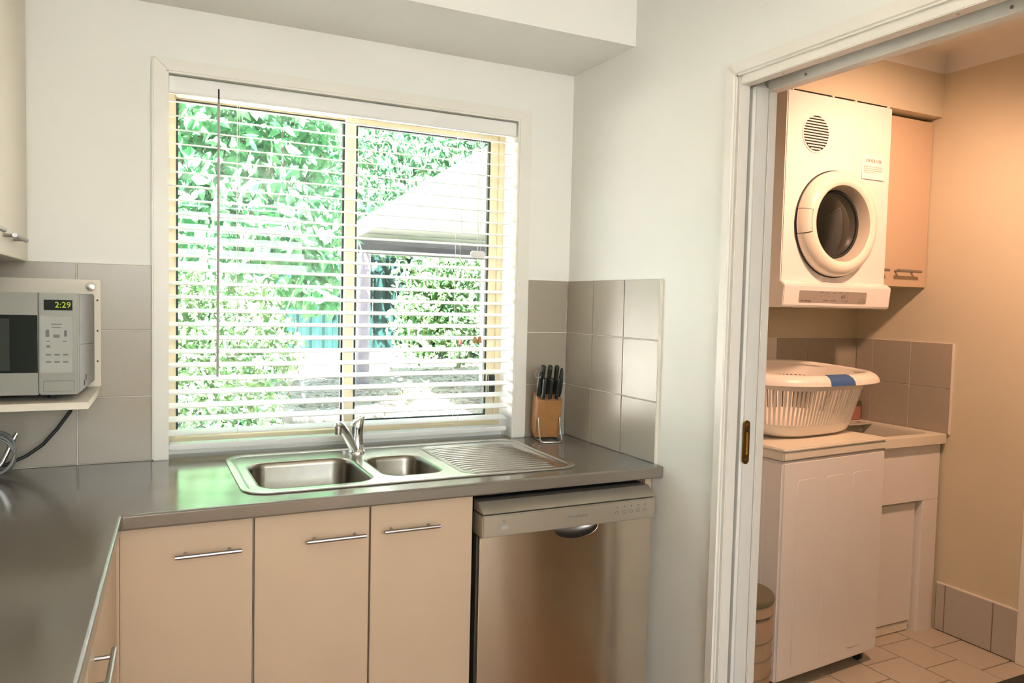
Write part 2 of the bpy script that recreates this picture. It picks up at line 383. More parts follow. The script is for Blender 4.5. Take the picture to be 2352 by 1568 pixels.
def sash(x0, x1, z0, z1, y, sl, sr, st, sb, thick=.024):
    o = MB().holes([(x0, z0), (x1, z0), (x1, z1), (x0, z1)], [[(x0 + sl, z0 + sb), (x1 - sr, z0 + sb), (x1 - sr, z1 - st), (x0 + sl, z1 - st)]], y, y + thick, 'xz').build('sash', 'window_frame', win, bevel=.0015)
    a, c, e, g = x0 + sl, x1 - sr, z0 + sb, z1 - st
    MB().holes([(a, e), (c, e), (c, g), (a, g)], [[(a + .007, e + .007), (c - .007, e + .007), (c - .007, g - .005), (a + .007, g - .005)]], y + .004, y + thick - .004, 'xz').build('gasket', 'gasket', o, smooth=False)
    MB().box(a + .006, c - .006, y + thick / 2 - .002, y + thick / 2 + .002, e + .006, g - .004).build('pane', 'pane', o, smooth=False)
    return o
sash(WX0 + .026, -.838, .948, 2.046, .138, .004, .012, .004, .006)
s2 = sash(-.852, WX1 - .022, .940, 2.050, .108, .034, .036, .026, .03)
MB().box(-.292, -.266, .088, .110, 1.045, 1.13).build('latch', 'black_plastic', s2, bevel=.003)
MB().box(-.287, -.271, .082, .090, 1.062, 1.115).build('latch_slider', 'dark', s2, bevel=.002)

# ---------------------------------------------------------------- laundry doorway with cavity sliding door
t2 = thing('trim_2', 'cream architrave around the laundry doorway', 'trim', (0, -.9, 0), kind='structure')
HZ = 2.098
MB().prism([(-.876, 0), (-.914, 0), (-.914, DZ), (-.876, HZ)], -.018, 0, 'yz').build('architrave_board', 'trim', t2, bevel=.006, seg=3)
MB().prism([(-.876, HZ), (-.914, DZ), (-1.78, DZ), (-1.82, HZ)], -.018, 0, 'yz').build('architrave_board', 'trim', t2, bevel=.006, seg=3)
MB().prism([(-1.78, 0), (-1.82, 0), (-1.82, HZ), (-1.78, DZ)], -.018, 0, 'yz').build('architrave_board', 'trim', t2, bevel=.006, seg=3)
MB().box(-.002, .034, -.922, -.895, 0, 2.062).build('jamb_strip', 'trim', t2, bevel=.002)
MB().box(.108, .137, -.922, -.895, 0, 2.062).build('jamb_strip', 'trim', t2, bevel=.002)
MB().box(-.002, .034, -1.78, -.922, 2.034, 2.074).build('head_strip', 'trim', t2, bevel=.002)
MB().box(.098, .137, -1.78, -.922, 2.030, 2.074).build('head_strip', 'trim', t2, bevel=.002)
MB().box(-.002, .137, -1.79, -1.76, 0, 2.062).build('jamb_strip', 'trim', t2, bevel=.002)
tr = MB().box(.05, .085, -1.76, -.922, 2.058, 2.073).build('door_track', 'handle_steel', t2)
for y in (-1.06, -1.60):
    MB().lathe([(.004, 0), (.004, .003), (.002, .004)], (.096, y, 2.043), 'x', 8).build('screw', 'handle_steel', t2)
for y in (-1.06, -1.54): MB().lathe([(.004, 0), (.004, -.002)], (.016, y, 2.034), 'z', 8).build('screw', 'chrome', t2)
MB().box(.034, .0475, -.9030, -.8995, 0, 2.062).build('gap_shade', 'dark', t2, smooth=False)  # dark strip standing in for the shade in the gap beside the leaf
door1 = thing('door_1', 'white sliding door pushed into its wall cavity', 'door', (.072, -.91, 0), kind='structure')
MB().box(.0475, .106, -.926, -.10, .01, 2.045).build('door_leaf', 'door_paint', door1, bevel=.008, seg=3)
# brass edge pull: plate with a slot
pz0, pz1, pxc = .962, 1.089, .0625
stad = [(u, v) for u, v in rr(pxc - .0115, pxc + .0115, pz0, pz1, .0114, 6)]
slot = [(u, v) for u, v in rr(pxc - .005, pxc + .005, pz0 + .026, pz1 - .026, .004, 4)][::-1]
pull = MB().holes(stad, [slot], -.931, -.9255, 'xz').build('flush_pull', 'brass', door1, bevel=.0012)
pull['label'] = 'brass edge pull on the sliding door'
MB().box(pxc - .0052, pxc + .0052, -.9272, -.9258, pz0 + .025, pz1 - .025).build('pull_recess', 'brass', pull)
MB().box(pxc - .005, pxc + .005, -.9285, -.9272, pz1 - .034, pz1 - .026).build('pull_slot', 'dark', pull)
for z in (pz0 + .012, pz1 - .012): MB().lathe([(.0035, 0), (.003, -.0014), (.001, -.002)], (pxc, -.931, z), 'y', 10).build('screw', 'brass', pull)
# another door frame on the far laundry wall and a dark mat in front
t3 = thing('trim_3', 'cream door frame at the right edge on the far laundry wall', 'trim', (XW, -.8, 0), kind='structure')
MB().box(XW - .018, XW, -.84, -.789, 0, 2.08).build('architrave_board', 'trim', t3, bevel=.004)
MB().box(XW - .018, XW, -1.7, -.84, 2.04, 2.08).build('architrave_board', 'trim', t3, bevel=.004)
MB().box(XW - .012, XW, -1.66, -.845, .0, 2.035).build('door_panel', 'door_paint', t3, bevel=.002)
m_ = MB().prism(rr(1.18, 1.655, -1.5, -.872, .02, 3), .003, .014).build('floor_mat', 'mat_dark', bevel=.003)
tag(m_, 'dark mat on the laundry floor at the bottom right corner', 'mat')

# ---------------------------------------------------------------- worktop
SX0, SX1, SY0, SY1 = -1.27, -.255, -.562, -.03
lx = lambda y: -1.55 - .048 * (-.634 - y)
outer = [(XL, .0), (WX0, .0), (WX0, .074), (WX1, .074), (WX1, .0), (-.0005, .0), (-.0005, -.634), (-1.55, -.634), (lx(-2.3), -2.3), (XL, -2.3)]
outer = outer[::-1]
b = MB().holes(outer, [rr(SX0 + .02, SX1 - .02, SY0 + .02, SY1 - .02, .05, 4)], .862, .9)
wt = b.build('worktop', 'counter', smooth=True, ang=30)
tag(wt, 'dark taupe L shaped laminate worktop under the kitchen window', 'worktop')
md = wt.modifiers.new('edge', 'BEVEL'); md.width = .006; md.segments = 3; md.limit_method = 'ANGLE'; md.angle_limit = math.radians(60)

# ---------------------------------------------------------------- base cabinets
def bar_handle(parent, x0, x1, y, z, out=.028, r=.0052, posts=.025, m='handle_steel', local=False):
    h = MB().tube([(x0, y - out, z), (x1, y - out, z)], r, 10).build('handle', m, parent, local=local)
    for xp in (x0 + posts, x1 - posts): MB().tube([(xp, y - out, z), (xp, y, z)], r * .8, 8).build('post', m, h, local=local)
    return h
def base_cab(x0, x1, label, hx0, hx1, hz):
    t = thing('base_cabinet', label, 'cabinet', ((x0 + x1) / 2, -.3, 0), group='base cabinets under the sink')
    MB().box(x0, x1, -.575, -.02, .12, .655).box(x0, x0 + .016, -.575, -.545, .655, .861).box(x1 - .016, x1, -.575, -.545, .655, .861).build('body', 'carcass', t)
    MB().box(x0, x1, -.52, -.05, 0, .12).build('kickboard', 'laminate', t)
    d = MB().box(x0 + .0018, x1 - .0018, -.597, -.578, .125, .855).build('door', 'laminate', t, bevel=.0015)
    bar_handle(d, hx0, hx1, -.597, hz)
    return t
base_cab(-1.556, -1.2525, 'cream base cabinet in the corner, leftmost under the sink run', -1.436, -1.284, .782)
base_cab(-1.2505, -.951, 'cream base cabinet under the large sink bowl, second from left', -1.124, -.968, .783)
base_cab(-.949, -.647, 'cream base cabinet immediately left of the dishwasher', -.917, -.758, .786)
ep0 = MB().box(-1.580, -1.5551, -.626, -.56, .12, .858).build('corner_filler', 'laminate', smooth=False)
tag(ep0, 'narrow cream filler strip in the corner between the two cabinet runs', 'panel')
# left run cabinet, running towards the viewer
ang = -math.atan(.048)
t = thing('base_cabinet', 'cream base cabinet of the left run, edge on at bottom left', 'cabinet', (-1.559, -.62, 0), ang)
MB().box(-.48, -.021, -1.5, -.01, .12, .855).build('body', 'carcass', t, local=True)
MB().box(-.48, -.06, -1.5, -.01, 0, .12).build('kickboard', 'laminate', t, local=True)
for y0, y1 in ((-.62, -.012), (-1.22, -.624)):
    d = MB().box(-.02, -.001, y0, y1, .125, .852).build('door', 'laminate', t, local=True, bevel=.0015)
    ya = (-.475, -.62 + .0) if y1 > -.5 else (-1.08, -1.23)
    h = MB().tube([(.027, ya[0], .782), (.027, ya[0] - .16, .782)], .0052, 10).build('handle', 'handle_steel', d, local=True)
    for q in (.03, .13): MB().tube([(-.001, ya[0] - q, .782), (.027, ya[0] - q, .782)], .0042, 8).build('post', 'handle_steel', h, local=True)
MB().box(-.028, -.004, -.575, -.02, .1, .861).build('end_panel', 'laminate', smooth=False)
ep = bpy.data.objects['end_panel']; tag(ep, 'narrow cream end panel between dishwasher and right wall', 'panel')

# ---------------------------------------------------------------- dishwasher
dw = thing('dishwasher', 'stainless steel dishwasher under the right end of the worktop', 'dishwasher', (-.335, -.35, 0))
MB().box(-.632, -.034, -.56, -.04, .02, .835).build('body', 'dark', dw)
cx, cz, ra, rb = -.3135, .7335, .077, .0335
pk = [(cx + ra * math.cos(PI + PI * k / 20), cz + rb * math.sin(PI + PI * k / 20)) for k in range(21)]
x0, x1 = -.635, -.033
outl = [(x0, .12), (x1, .12), (x1, cz + .003), (cx + ra, cz + .003)] + pk[::-1] + [(cx - ra, cz + .003), (x0, cz + .003)]
dp = MB().holes(outl, [], -.622, -.565, 'xz').build('door_panel', 'brushed', dw, bevel=.002)
# scooped finger recess
rings = []
for k in range(7):
    q = k / 6; sc = math.cos(q * PI / 2 * .86)
    rings.append([(cx + (u - cx) * sc, -.6215 + .030 * math.sin(q * PI / 2), cz + (v - cz) * sc) for u, v in pk])
MB().loft(rings, False, True, closed=False).build('finger_recess', 'handle_steel', dw)
MB().box(x0, x1, -.640, -.565, .741, .803).build('control_fascia', 'silver_paint', dw, bevel=.003)
MB().box(x0 + .003, x1 - .003, -.630, -.57, .7375, .741).build('fascia_lip', 'panel_grey', dw)
MB().box(x0 + .004, x1 - .004, -.628, -.57, .803, .807).build('seam', 'dark', dw)
prof = [(-.640, .807), (-.602, .836), (-.57, .836), (-.57, .807)]
MB().loft([[(x, y, z) for y, z in prof] for x in (x0, x1)]).build('top_strip', 'silver_paint', dw, bevel=.002)
MB().prism(rr(-.580, -.554, .7605, .7705, .0045, 4), -.643, -.639, 'xz').build('power_button', 'keypad', dw, bevel=.001)
ic = MB().holes(circ(-.567, .783, .0042, 14), [circ(-.567, .783, .0030, 14)[::-1]], -.6406, -.6398, 'xz').build('power_icon', 'print_grey', dw, smooth=False)
text('Fisher&Paykel', .0125, 'print_grey', dw, (-.357, -.6402, .773))
for k in range(5):
    xx = -.178 + k * .0262
    MB().lathe([(.0016, 0), (.0016, -.0006)], (xx, -.640, .786), 'y', 10).build('indicator_light', 'dark', dw)
    MB().holes(rr(xx - .008, xx + .006, .764, .7735, .004, 3), [rr(xx - .0072, xx + .0052, .7648, .7727, .0034, 3)[::-1]], -.6406, -.6398, 'xz').build('button', 'print_grey', dw, smooth=False)

# ---------------------------------------------------------------- sink and tap
sk_ = thing('sink', 'stainless steel double bowl sink with ribbed drainer', 'sink', (-.76, -.3, .9))
B1 = (-1.222, -.905, -.508, -.165, .062); B2 = (-.868, -.682, -.474, -.196, .052); DR = (-.640, -.288, -.530, -.085, .05)
def ring(x0, x1, y0, y1, r, d, z, n=6): return [(x, y, z) for x, y in rr(x0 + d, x1 - d, y0 + d, y1 - d, max(r - d, .004), n)]
rim = MB().loft([ring(SX0, SX1, SY0, SY1, .075, d, z) for d, z in ((.001, .9002), (.0, .9022), (.004, .9052), (.012, .9062), (.018, .9050), (.024, .9018))], False, False)
rim.build('rim', 'steel', sk_)
deck_out = rr(SX0 + .0235, SX1 - .0235, SY0 + .0235, SY1 - .0235, .052, 6)
b = MB().holes(deck_out, [rr(*B1, 6)[::-1], rr(*B2, 6)[::-1], rr(*DR, 6)[::-1]], .9002, .9018)
b.build('deck', 'steel', sk_, smooth=False)
for q, dep in ((B1, .165), (B2, .13)):
    bw = MB().loft([ring(*q, d, z) for d, z in ((-.004, .9022), (0, .9018), (.004, .897), (.007, .885), (.012, .9 - dep + .03), (.022, .9 - dep + .010), (.045, .9 - dep))], False, True).build('bowl', 'bowl_steel', sk_, ang=60)
    bx, by = (q[0] + q[1]) / 2, (q[2] + q[3]) / 2
    MB().lathe([(.038, .0012), (.036, .003), (.028, .002), (.02, -.002), (.001, -.002)], (bx, by, .9 - dep), 'z', 24).build('drain', 'chrome', bw)
# ribbed drainer: corrugated tray
nx, ny = 2, 96; v = []; f = []
dx0, dx1, dy0, dy1 = DR[0] + .02, DR[1] - .02, DR[2] + .02, DR[3] - .02
def rib(y):
    q = (y - dy0) / (dy1 - dy0); return .0028 * max(0, math.sin(q * 15 * 2 * PI)) if .02 < q < .98 else 0
MB().loft([ring(*DR, d, z) for d, z in ((-.003, .9022), (.0, .9018), (.006, .8985), (.014, .8975))], False, True).build('drainer_tray', 'steel', sk_, ang=60)
for k in range(15):
    yy = dy0 + .012 + k * (dy1 - dy0 - .024) / 14
    ins = .012 if 1 < k < 13 else .028
    MB().loft([[(dx0 + ins + e, yy + w * math.cos(PI - PI * q / 6), .8974 + h * math.sin(PI * q / 6)) for q in range(7)] for e, h, w in ((-.014, .0006, .005), (-.004, .0038, .0072), (.01, .0052, .0080), (dx1 - dx0 - 2 * ins - .01, .0052, .0080), (dx1 - dx0 - 2 * ins + .012, .0006, .005))], True, True).build('drainer_rib', 'steel', sk_, ang=70)
MB().box(-.905, -.892, -.095, -.082, .9018, .907).build('overflow_plug', 'dull_handle', sk_, bevel=.002)

tap = thing('mixer_tap', 'chrome single lever mixer tap behind the sink bowls', 'tap', (-.858, -.105, .902))
MB().lathe([(.030, 0), (.030, .003), (.0265, .009), (.0225, .014), (.0205, .03), (.0195, .06), (.0205, .083), (.0212, .085)], (-.858, -.105, .9018), 'z', 28).build('body', 'chrome', tap)
rings = []
for z, cxo, rx, ry in ((.9875, 0, .0212, .0212), (.993, 0, .0216, .0214), (1.002, .001, .0212, .0205), (1.012, .005, .0185, .018), (1.019, .011, .0140, .014), (1.0235, .018, .0085, .010), (1.0255, .024, .004, .006)):
    rings.append([(-.858 + cxo + rx * math.cos(2 * PI * k / 24), -.105 + ry * math.sin(2 * PI * k / 24) - .0 * cxo, z + .25 * rx * math.cos(2 * PI * k / 24) * min(1, cxo * 60)) for k in range(24)])
MB().loft(rings).build('lever', 'chrome', tap, ang=60)
P0 = Vector((-.870, -.117, .913)); P1 = Vector((-.938, -.192, 1.012))
sp = [P0.lerp(P1, q) + Vector((0, 0, .006 * math.sin(q * PI))) for q in (0, .2, .4, .6, .8, .93)] + [P1 + Vector((-.008, -.009, .002)), P1 + Vector((-.012, -.013, -.004))]
so = MB().tube(sp, [.0135, .0145, .0155, .0160, .0155, .015, .0135, .009], 16).build('spout', 'chrome', tap, ang=60)
e = P1 + Vector((-.006, -.007, 0))
MB().lathe([(.0115, .008), (.0125, -.002), (.0125, -.010), (.0112, -.0105), (.0112, -.028), (.009, -.029)], tuple(e), 'z', 20).build('aerator', 'steel', so)

# ---------------------------------------------------------------- venetian blind
bl = thing('venetian_blind', 'white slatted venetian blind hanging in the kitchen window', 'blind', (-.83, .03, 2.08))
BX0, BX1 = WX0 + .004, WX1 - .014
prof = [(.002, 2.080), (-.004, 2.076), (-.006, 2.062), (-.004, 2.050), (-.006, 2.036), (-.002, 2.028), (.012, 2.028), (.012, 2.080)]
MB().loft([[(x, y, z) for y, z in prof] for x in (BX0, BX1 + .008)]).build('valance', 'blind_white', bl, bevel=.001)
MB().box(BX0, BX1, .013, .055, 2.036, 2.078).build('head_rail', 'blind_white', bl)
tilt = math.radians(11); n_sl = 25; ztop, zbot = 2.008, .9755; sw = .025
pr = []
for q in (-1, -.6, -.2, .2, .6, 1): pr.append((q * sw, .0022 * (1 - q * q) + .0013))
pr += [(q * sw, .0022 * (1 - q * q) - .0013) for q in (1, .6, .2, -.2, -.6, -1)]
ca, sa = math.cos(tilt), math.sin(tilt)
L0 = (BX1 - BX0) / 2
sm = MB().loft([[(x, u * ca - w * sa, u * sa + w * ca) for u, w in pr] for x in (-L0, L0)]).mesh('slat', ang=50); sm.materials.append(MATS['blind_white'])
zs = [ztop - k * (ztop - zbot) / (n_sl - 1) for k in range(n_sl)]
BYC = .031
for z in zs: inst('slat', sm, bl, Vector(((BX0 + BX1) / 2, BYC, z)) - wloc(bl))
MB().box(BX0, BX1, .006, .056, .925, .942).build('bottom_rail', 'blind_white', bl, bevel=.003)
for x in (-1.222, -.836, -.455):
    lc = MB()
    for yy in (BYC - .0255, BYC + .0255): lc.tube([(x, yy, 2.04), (x, yy, .942)], .0007, 5)
    for z in zs: lc.tube([(x, BYC - .0255, z - .008), (x, BYC + .0255, z + .002)], .0005, 4)
    lc.build('ladder_cord', 'cord_white', bl)
w = MB().tube([(-1.284, -.010, 2.022), (-1.285, -.012, 1.155)], .0042, 8).build('tilt_wand', 'wand_grey', bl)
MB().tube([(-1.284, -.006, 2.055), (-1.284, -.010, 2.012)], .0025, 6).build('wand_hook', 'dark', w)
lc = MB().tube([(-.394, -.012, 2.03), (-.394, -.012, 1.60)], .0009, 5).tube([(-.400, -.012, 2.03), (-.394, -.013, 1.29)], .0008, 5).tube([(-.386, -.012, 2.03), (-.384, -.013, 1.29)], .0008, 5).build('lift_cord', 'cord_white', bl)
MB().prism(rr(-.425, -.367, 1.572, 1.597, .012, 5), -.022, -.008, 'xz').build('cord_connector', 'blind_white', lc, bevel=.004)
for dx in (-.009, .009):
    MB().lathe([(.004, .014), (.0062, .006), (.0085, -.006), (.0088, -.010)], (-.390 + dx, -.013, 1.270), 'z', 12).build('tassel', 'tassel_wood', lc)

# ---------------------------------------------------------------- knife block
kb = thing('knife_block', 'wooden knife block on a wire stand in the worktop corner', 'knife block', (-.138, -.12, .9), math.radians(-14))
tl = math.radians(-17); cb, sb = math.cos(tl), math.sin(tl)
# local frame: +y away from viewer; block leans back
def lean(x, y, z): return (x, .030 + y * cb + z * sb, .008 + z * cb - y * sb)
W2 = .0475
bb = MB(); ring0 = rr(-W2, W2, -.0, .085, .006, 3)
bb.loft([[lean(x, y, z) for x, y in ring0] for z in (0.0, .15)])
bb.build('block', 'wood_block', kb, local=True, bevel=.0015)
st = MB()
fy = lambda z: lean(0, -.004, z)
for sx in (-1, 1): pass
wire = [(-.041,) + lean(0, -.004, .085)[1:], (-.041, -.004, .062), (-.041, -.034, .010), (-.036, -.042, .004), (-.028, -.043, .003), (.028, -.043, .003), (.036, -.042, .004), (.041, -.034, .010), (.041, -.004, .062), (.041,) + lean(0, -.004, .085)[1:]]
MB().tube(wire, .0028, 8).build('wire_stand', 'chrome', kb, local=True)
MB().tube([(-.041, -.034, .010), (-.041, .02, .004), (-.034, .10, .003), (.034, .10, .003), (.041, .02, .004), (.041, -.034, .010)], .0028, 8).build('wire_base', 'chrome', kb, local=True)
RZ = Matrix.Rotation(math.radians(-14), 4, 'Z'); KBM = Matrix.Translation((-.138, -.12, .9)) @ RZ
def knife(label, x, y, hl, hw, hd, kind=0):
    base = KBM @ Vector(lean(x, y, .1505))
    t = bpy.data.objects.new('knife' if kind != 1 else 'sharpening_steel', None); COL.objects.link(t); t.empty_display_size = .02
    t.location = base; t.rotation_euler = (RZ @ Matrix.Rotation(-tl, 4, 'X')).to_euler()
    tag(t, label, 'knife' if kind != 1 else 'sharpener', 'knives in the wooden block')
    rings = []
    if kind == 0: pf = ((0, .85), (.12, .95), (.3, .9), (.6, .95), (.85, 1.08), (.96, 1.12), (1.0, .8))
    elif kind == 1: pf = ((0, 1.0), (.1, 1.15), (.3, 1.1), (.7, 1.0), (.9, .95), (1.0, .6))
    else: pf = ((0, .8), (.1, 1.1), (.3, 1.35), (.55, 1.3), (.8, 1.0), (.95, .7), (1.0, .4))
    for q, s_ in pf:
        rings.append([(hw / 2 * s_ * math.cos(2 * PI * k / 14), hd / 2 * s_ * math.sin(2 * PI * k / 14), hl * q + .004) for k in range(14)])
    MB().loft(rings).build('handle', 'black_plastic', t, local=True, ang=60)
    MB().lathe([(hw * .42, 0), (hw * .42, .004)], (0, 0, 0), 'z', 12).build('collar', 'steel', t, local=True)
    MB().box(-.001, .001, -hd * .35, hd * .35, -.10, 0).build('blade', 'steel', t, local=True)
    if kind == 1:
        pts = [(-.010 + .0125 * math.cos(a), -.006 + .004 * math.sin(a), hl - .006 + .0125 * math.sin(a)) for a in [2 * PI * k / 20 for k in range(21)]]
        MB().tube(pts, .0018, 6, False).build('hanging_ring', 'steel', t, local=True)
    return t
for k, x in enumerate((-.024, .002, .028)): knife('tall black knife handle, %s in the back row of the block' % ('left', 'middle', 'right')[k], x, .060, .112, .0165, .022)
for k, x in enumerate((-.026, .000, .026)): knife('short black knife handle, %s in the front row of the block' % ('left', 'middle', 'right')[k], x, .014, .080, .0150, .020)
knife('black sharpening steel with a hanging ring at the left of the block', -.0385, .038, .098, .0165, .018, 1)
knife('broad black scissor handle at the right end of the block', .0405, .036, .112, .0130, .026, 2)

# ---------------------------------------------------------------- microwave on its wall shelf
sh = thing('microwave_shelf', 'cream wall shelf with a back board carrying the microwave', 'shelf', (-1.87, -.19, 1.12))
MB().prism([(-2.155, -.010), (-2.155, -.385), (-1.627, -.385), (-1.611, -.010)], 1.117, 1.135).build('shelf_board', 'laminate_cream', sh, bevel=.001)
MB().box(-2.155, -1.611, -.024, -.0075, 1.135, 1.450).build('back_board', 'laminate_cream', sh, bevel=.002)
MB().lathe([(.013, 0), (.013, -.005), (.011, -.009), (.004, -.011)], (-1.637, -.024, 1.429), 'y', 20).build('round_cap', 'chrome', sh)['label'] = 'round chrome screw cap on the back board'
for z in (1.39, 1.30, 1.21): MB().lathe([(.0028, 0), (.0028, -.001)], (-1.6195, -.024, z), 'y', 8).build('peg_hole', 'dark', sh)

a_mw = math.radians(-4)
mw = thing('microwave', 'silver microwave oven with green clock on the wall shelf', 'microwave', (-1.650, -.352, 1.136), a_mw)
W, D, H = .47, .325, .274
MB().box(-W, -.0, .016, D, .016, H - .002).build('body', 'mw_side', mw, local=True, bevel=.003)
sb_ = MB().loft([[(-.0005, .03, .142), (.0006, .03, .142), (.0006, .03, .1432), (-.0005, .03, .1432)], [(-.0005, D - .012, .128), (.0006, D - .012, .128), (.0006, D - .012, .1292), (-.0005, D - .012, .1292)]]).build('side_seam', 'dark', mw, local=True)
for y, z in ((.10, .028), (.13, .040)): MB().box(-.0005, .001, y, y + .010, z, z + .014).build('side_vent', 'dark', mw, local=True)
MB().lathe([(.004, 0), (.003, .002)], (0, .21, .12), 'x', 8).build('screw', 'chrome', mw, local=True)
for z in (.06, .155, .245): MB().lathe([(.0025, 0), (.0025, .0008)], (0, D - .012, z), 'x', 8).build('side_hole', 'dark', mw, local=True)
# control column
cp = MB().box(-.0875, -.0005, -.004, .016, .016, H).build('control_panel', 'mw_silver', mw, local=True, bevel=.003)
dsp = MB().box(-.0755, -.0125, -.0058, -.0035, .2305, .2565).build('display', 'mw_glass', cp, local=True)
text('2:29', .021, 'digits', cp, (-.0335, -.0062, .2435), align='CENTER', local=True, name='clock_digits')
kp = MB().box(-.0845, -.0125, -.0062, -.0035, .072, .2165).build('keypad', 'keypad', cp, local=True, bevel=.001)
keys = MB()
for zz in (.118, .100):
    for xx in (-.066, -.047, -.028): keys.box(xx - .006, xx + .006, -.0066, -.0061, zz - .002, zz + .002)
for xx, zz, w_, h_ in ((-.068, .172, .004, .009), (-.028, .172, .003, .008), (-.048, .165, .007, .004), (-.066, .139, .004, .003), (-.048, .195, .012, .0012), (-.048, .187, .010, .0012), (-.066, .152, .004, .001), (-.030, .152, .004, .001)):
    keys.box(xx - w_, xx + w_, -.0066, -.0061, zz - h_, zz + h_)
keys.build('key_print', 'print_grey', cp, local=True, smooth=False)
MB().holes(rr(-.078, -.0085, .024, .052, .002, 2), [rr(-.0772, -.0093, .0248, .0512, .002, 2)[::-1]], -.0048, -.0036, 'xz').build('door_button', 'print_grey', cp, local=True, smooth=False)
MB().prism(rr(-.0768, -.0097, .0252, .0508, .002, 2), -.0062, -.0035, 'xz').build('door_button_face', 'mw_silver', cp, local=True)
# door
od = [(-W, .016), (-.0885, .016), (-.0885, H), (-W, H)]
dr = MB().holes(od, [[(-W + .045, .072), (-.0895, .072), (-.0895, .2175), (-W + .045, .2175)]], -.004, .014, 'xz').build('door', 'mw_silver', mw, local=True, bevel=.001)
MB().box(-W + .043, -.0887, -.0025, .010, .070, .2195).build('door_glass', 'mw_glass', dr, local=True)
MB().box(-W + .044, -.150, -.0030, -.0026, .078, .208).build('glass_mesh', 'mw_mesh', dr, local=True)
for x in (-.07, -W + .05):
    for y in (.075, D - .04): MB().lathe([(.012, 0), (.010, .016)], (x, y, .0), 'z', 12).build('foot', 'dark', mw, local=True)
# cables under the shelf
tag(MB().tube([(-1.674, -.06, 1.112), (-1.690, -.055, 1.066), (-1.722, -.05, 1.018), (-1.758, -.05, .974), (-1.80, -.05, .943), (-1.845, -.055, .924), (-1.90, -.06, .912), (-2.0, -.07, .906)], .0048, 8).build('power_cord', 'black_plastic', ang=60), 'black power cord curving down from the microwave shelf', 'cord')
pts = []
for k in range(120):
    a = k / 119 * 2 * PI * 4.0
    pts.append((-1.862 + .046 * math.cos(a) + .012 * math.sin(a * .5), -.125 + .018 * math.sin(a * .5) - .012 * math.cos(a), .968 + .052 * math.sin(a) + .006 * math.cos(a * .37)))
ck = thing('cable_coil', 'coiled grey cable on the worktop at the left edge', 'cable', (-1.87, -.12, .9))
MB().tube(pts, .0036, 7).build('coil', 'mw_side', ck, ang=60)
MB().tube([(-1.875, -.13, .904), (-1.845, -.13, .945), (-1.822, -.125, 1.000), (-1.812, -.122, 1.022)], [.006, .006, .007, .005], 8).build('tie', 'chrome', ck, ang=60)

# ---------------------------------------------------------------- left wall cabinet
uc = thing('wall_cabinet', 'cream kitchen wall cabinet at the top left edge', 'cabinet', (-1.98, -.5, 1.496))
MB().box(XL + .002, -1.816, -1.2, -.002, 1.497, 2.298).build('body', 'carcass', uc)
for y0, y1 in ((-.598, -.004), (-1.198, -.602)):
    d = MB().box(-1.815, -1.796, y0, y1, 1.497, 2.295).build('door', 'laminate_cream', uc, bevel=.0015)
    ya = -.455 if y1 > -.1 else -.64
    s_ = 1 if y1 > -.1 else -1
    h = MB().tube([(-1.772, ya - .012 * s_, 1.543), (-1.772, ya + .20 * s_, 1.543)], .0055, 10).build('handle', 'dull_handle', d)
    for q in (.012, .17): MB().tube([(-1.796, ya + q * s_, 1.543), (-1.772, ya + q * s_, 1.543)], .0042, 8).build('post', 'dull_handle', h)

# ---------------------------------------------------------------- laundry: dryer
dy = thing('clothes_dryer', 'white clothes dryer with round door mounted high on laundry wall', 'dryer', (1.04, -.2, 1.42))
YF = -.360; X0, X1 = .747, 1.342
MB().box(X0, X1, YF, .02, 1.515, 2.262).build('body', 'white_enamel', dy, bevel=.004)
MB().box(X0 + .01, X1 - .01, YF + .012, .02, 2.262, 2.2685).build('top_seam', 'dark', dy)
for x in (X0 + .02, X0 + .24, X0 + .37, X1 - .03): MB().box(x, x + .008, YF - .002, YF + .006, 2.2605, 2.266).build('top_clip', 'white_enamel', dy)
prof = [(YF + .0, 1.525), (YF - .012, 1.520), (YF - .030, 1.507), (YF - .022, 1.425), (YF - .010, 1.418), (.0, 1.418), (.0, 1.525)]
fa = MB().loft([[(x, y, z) for y, z in prof] for x in (X0 - .008, X1 + .006)]).build('control_fascia', 'white_enamel', dy, bevel=.003)
# slanted face: place prints on the plane between (YF-.030,1.507) and (YF-.022,1.425)
def fy_(z): return YF - .022 - .008 * (z - 1.425) / .082
def fplate(name, x0, x1, z0, z1, m, par, o=.0008, r=.006):
    pts = rr(x0, x1, z0, z1, r, 3)
    return MB().loft([[(u, fy_(v) + .001, v) for u, v in pts], [(u, fy_(v) - o, v) for u, v in pts]]).build(name, m, par, smooth=False)
pn = fplate('display_panel', .822, 1.203, 1.438, 1.486, 'panel_grey', fa)
rx_ = (PI / 2 - .0 + math.atan(.008 / .082) * -1 + 2 * math.atan(.008 / .082) * 0, 0, 0)
def ftext(s, size, x, z, m='print_grey', align='LEFT'): text(s, size, m, pn if False else fa, (x, fy_(z) - .0016, z), rot=(PI / 2 + math.atan(.008 / .082), 0, 0), align=align)
ftext('Fisher&Paykel', .0098, .832, 1.446)
ftext('60', .026, 1.066, 1.466, align='CENTER')
pm = MB()
for x, z, w_, h_ in ((.945, 1.481, .009, .0016), (.975, 1.479, .010, .0014), (1.015, 1.479, .008, .0014), (1.05, 1.482, .006, .0014), (1.09, 1.4815, .006, .0018), (.942, 1.466, .004, .001), (.966, 1.467, .003, .0016), (.983, 1.466, .003, .0008), (1.008, 1.467, .002, .0016), (1.092, 1.463, .0015, .003), (.97, 1.449, .013, .0024), (1.012, 1.449, .016, .0024), (1.066, 1.449, .002, .0024), (1.088, 1.449, .008, .0024)):
    y = fy_(z) - .0012; pm.box(x - w_, x + w_, y, y + .0006, z - h_, z + h_)
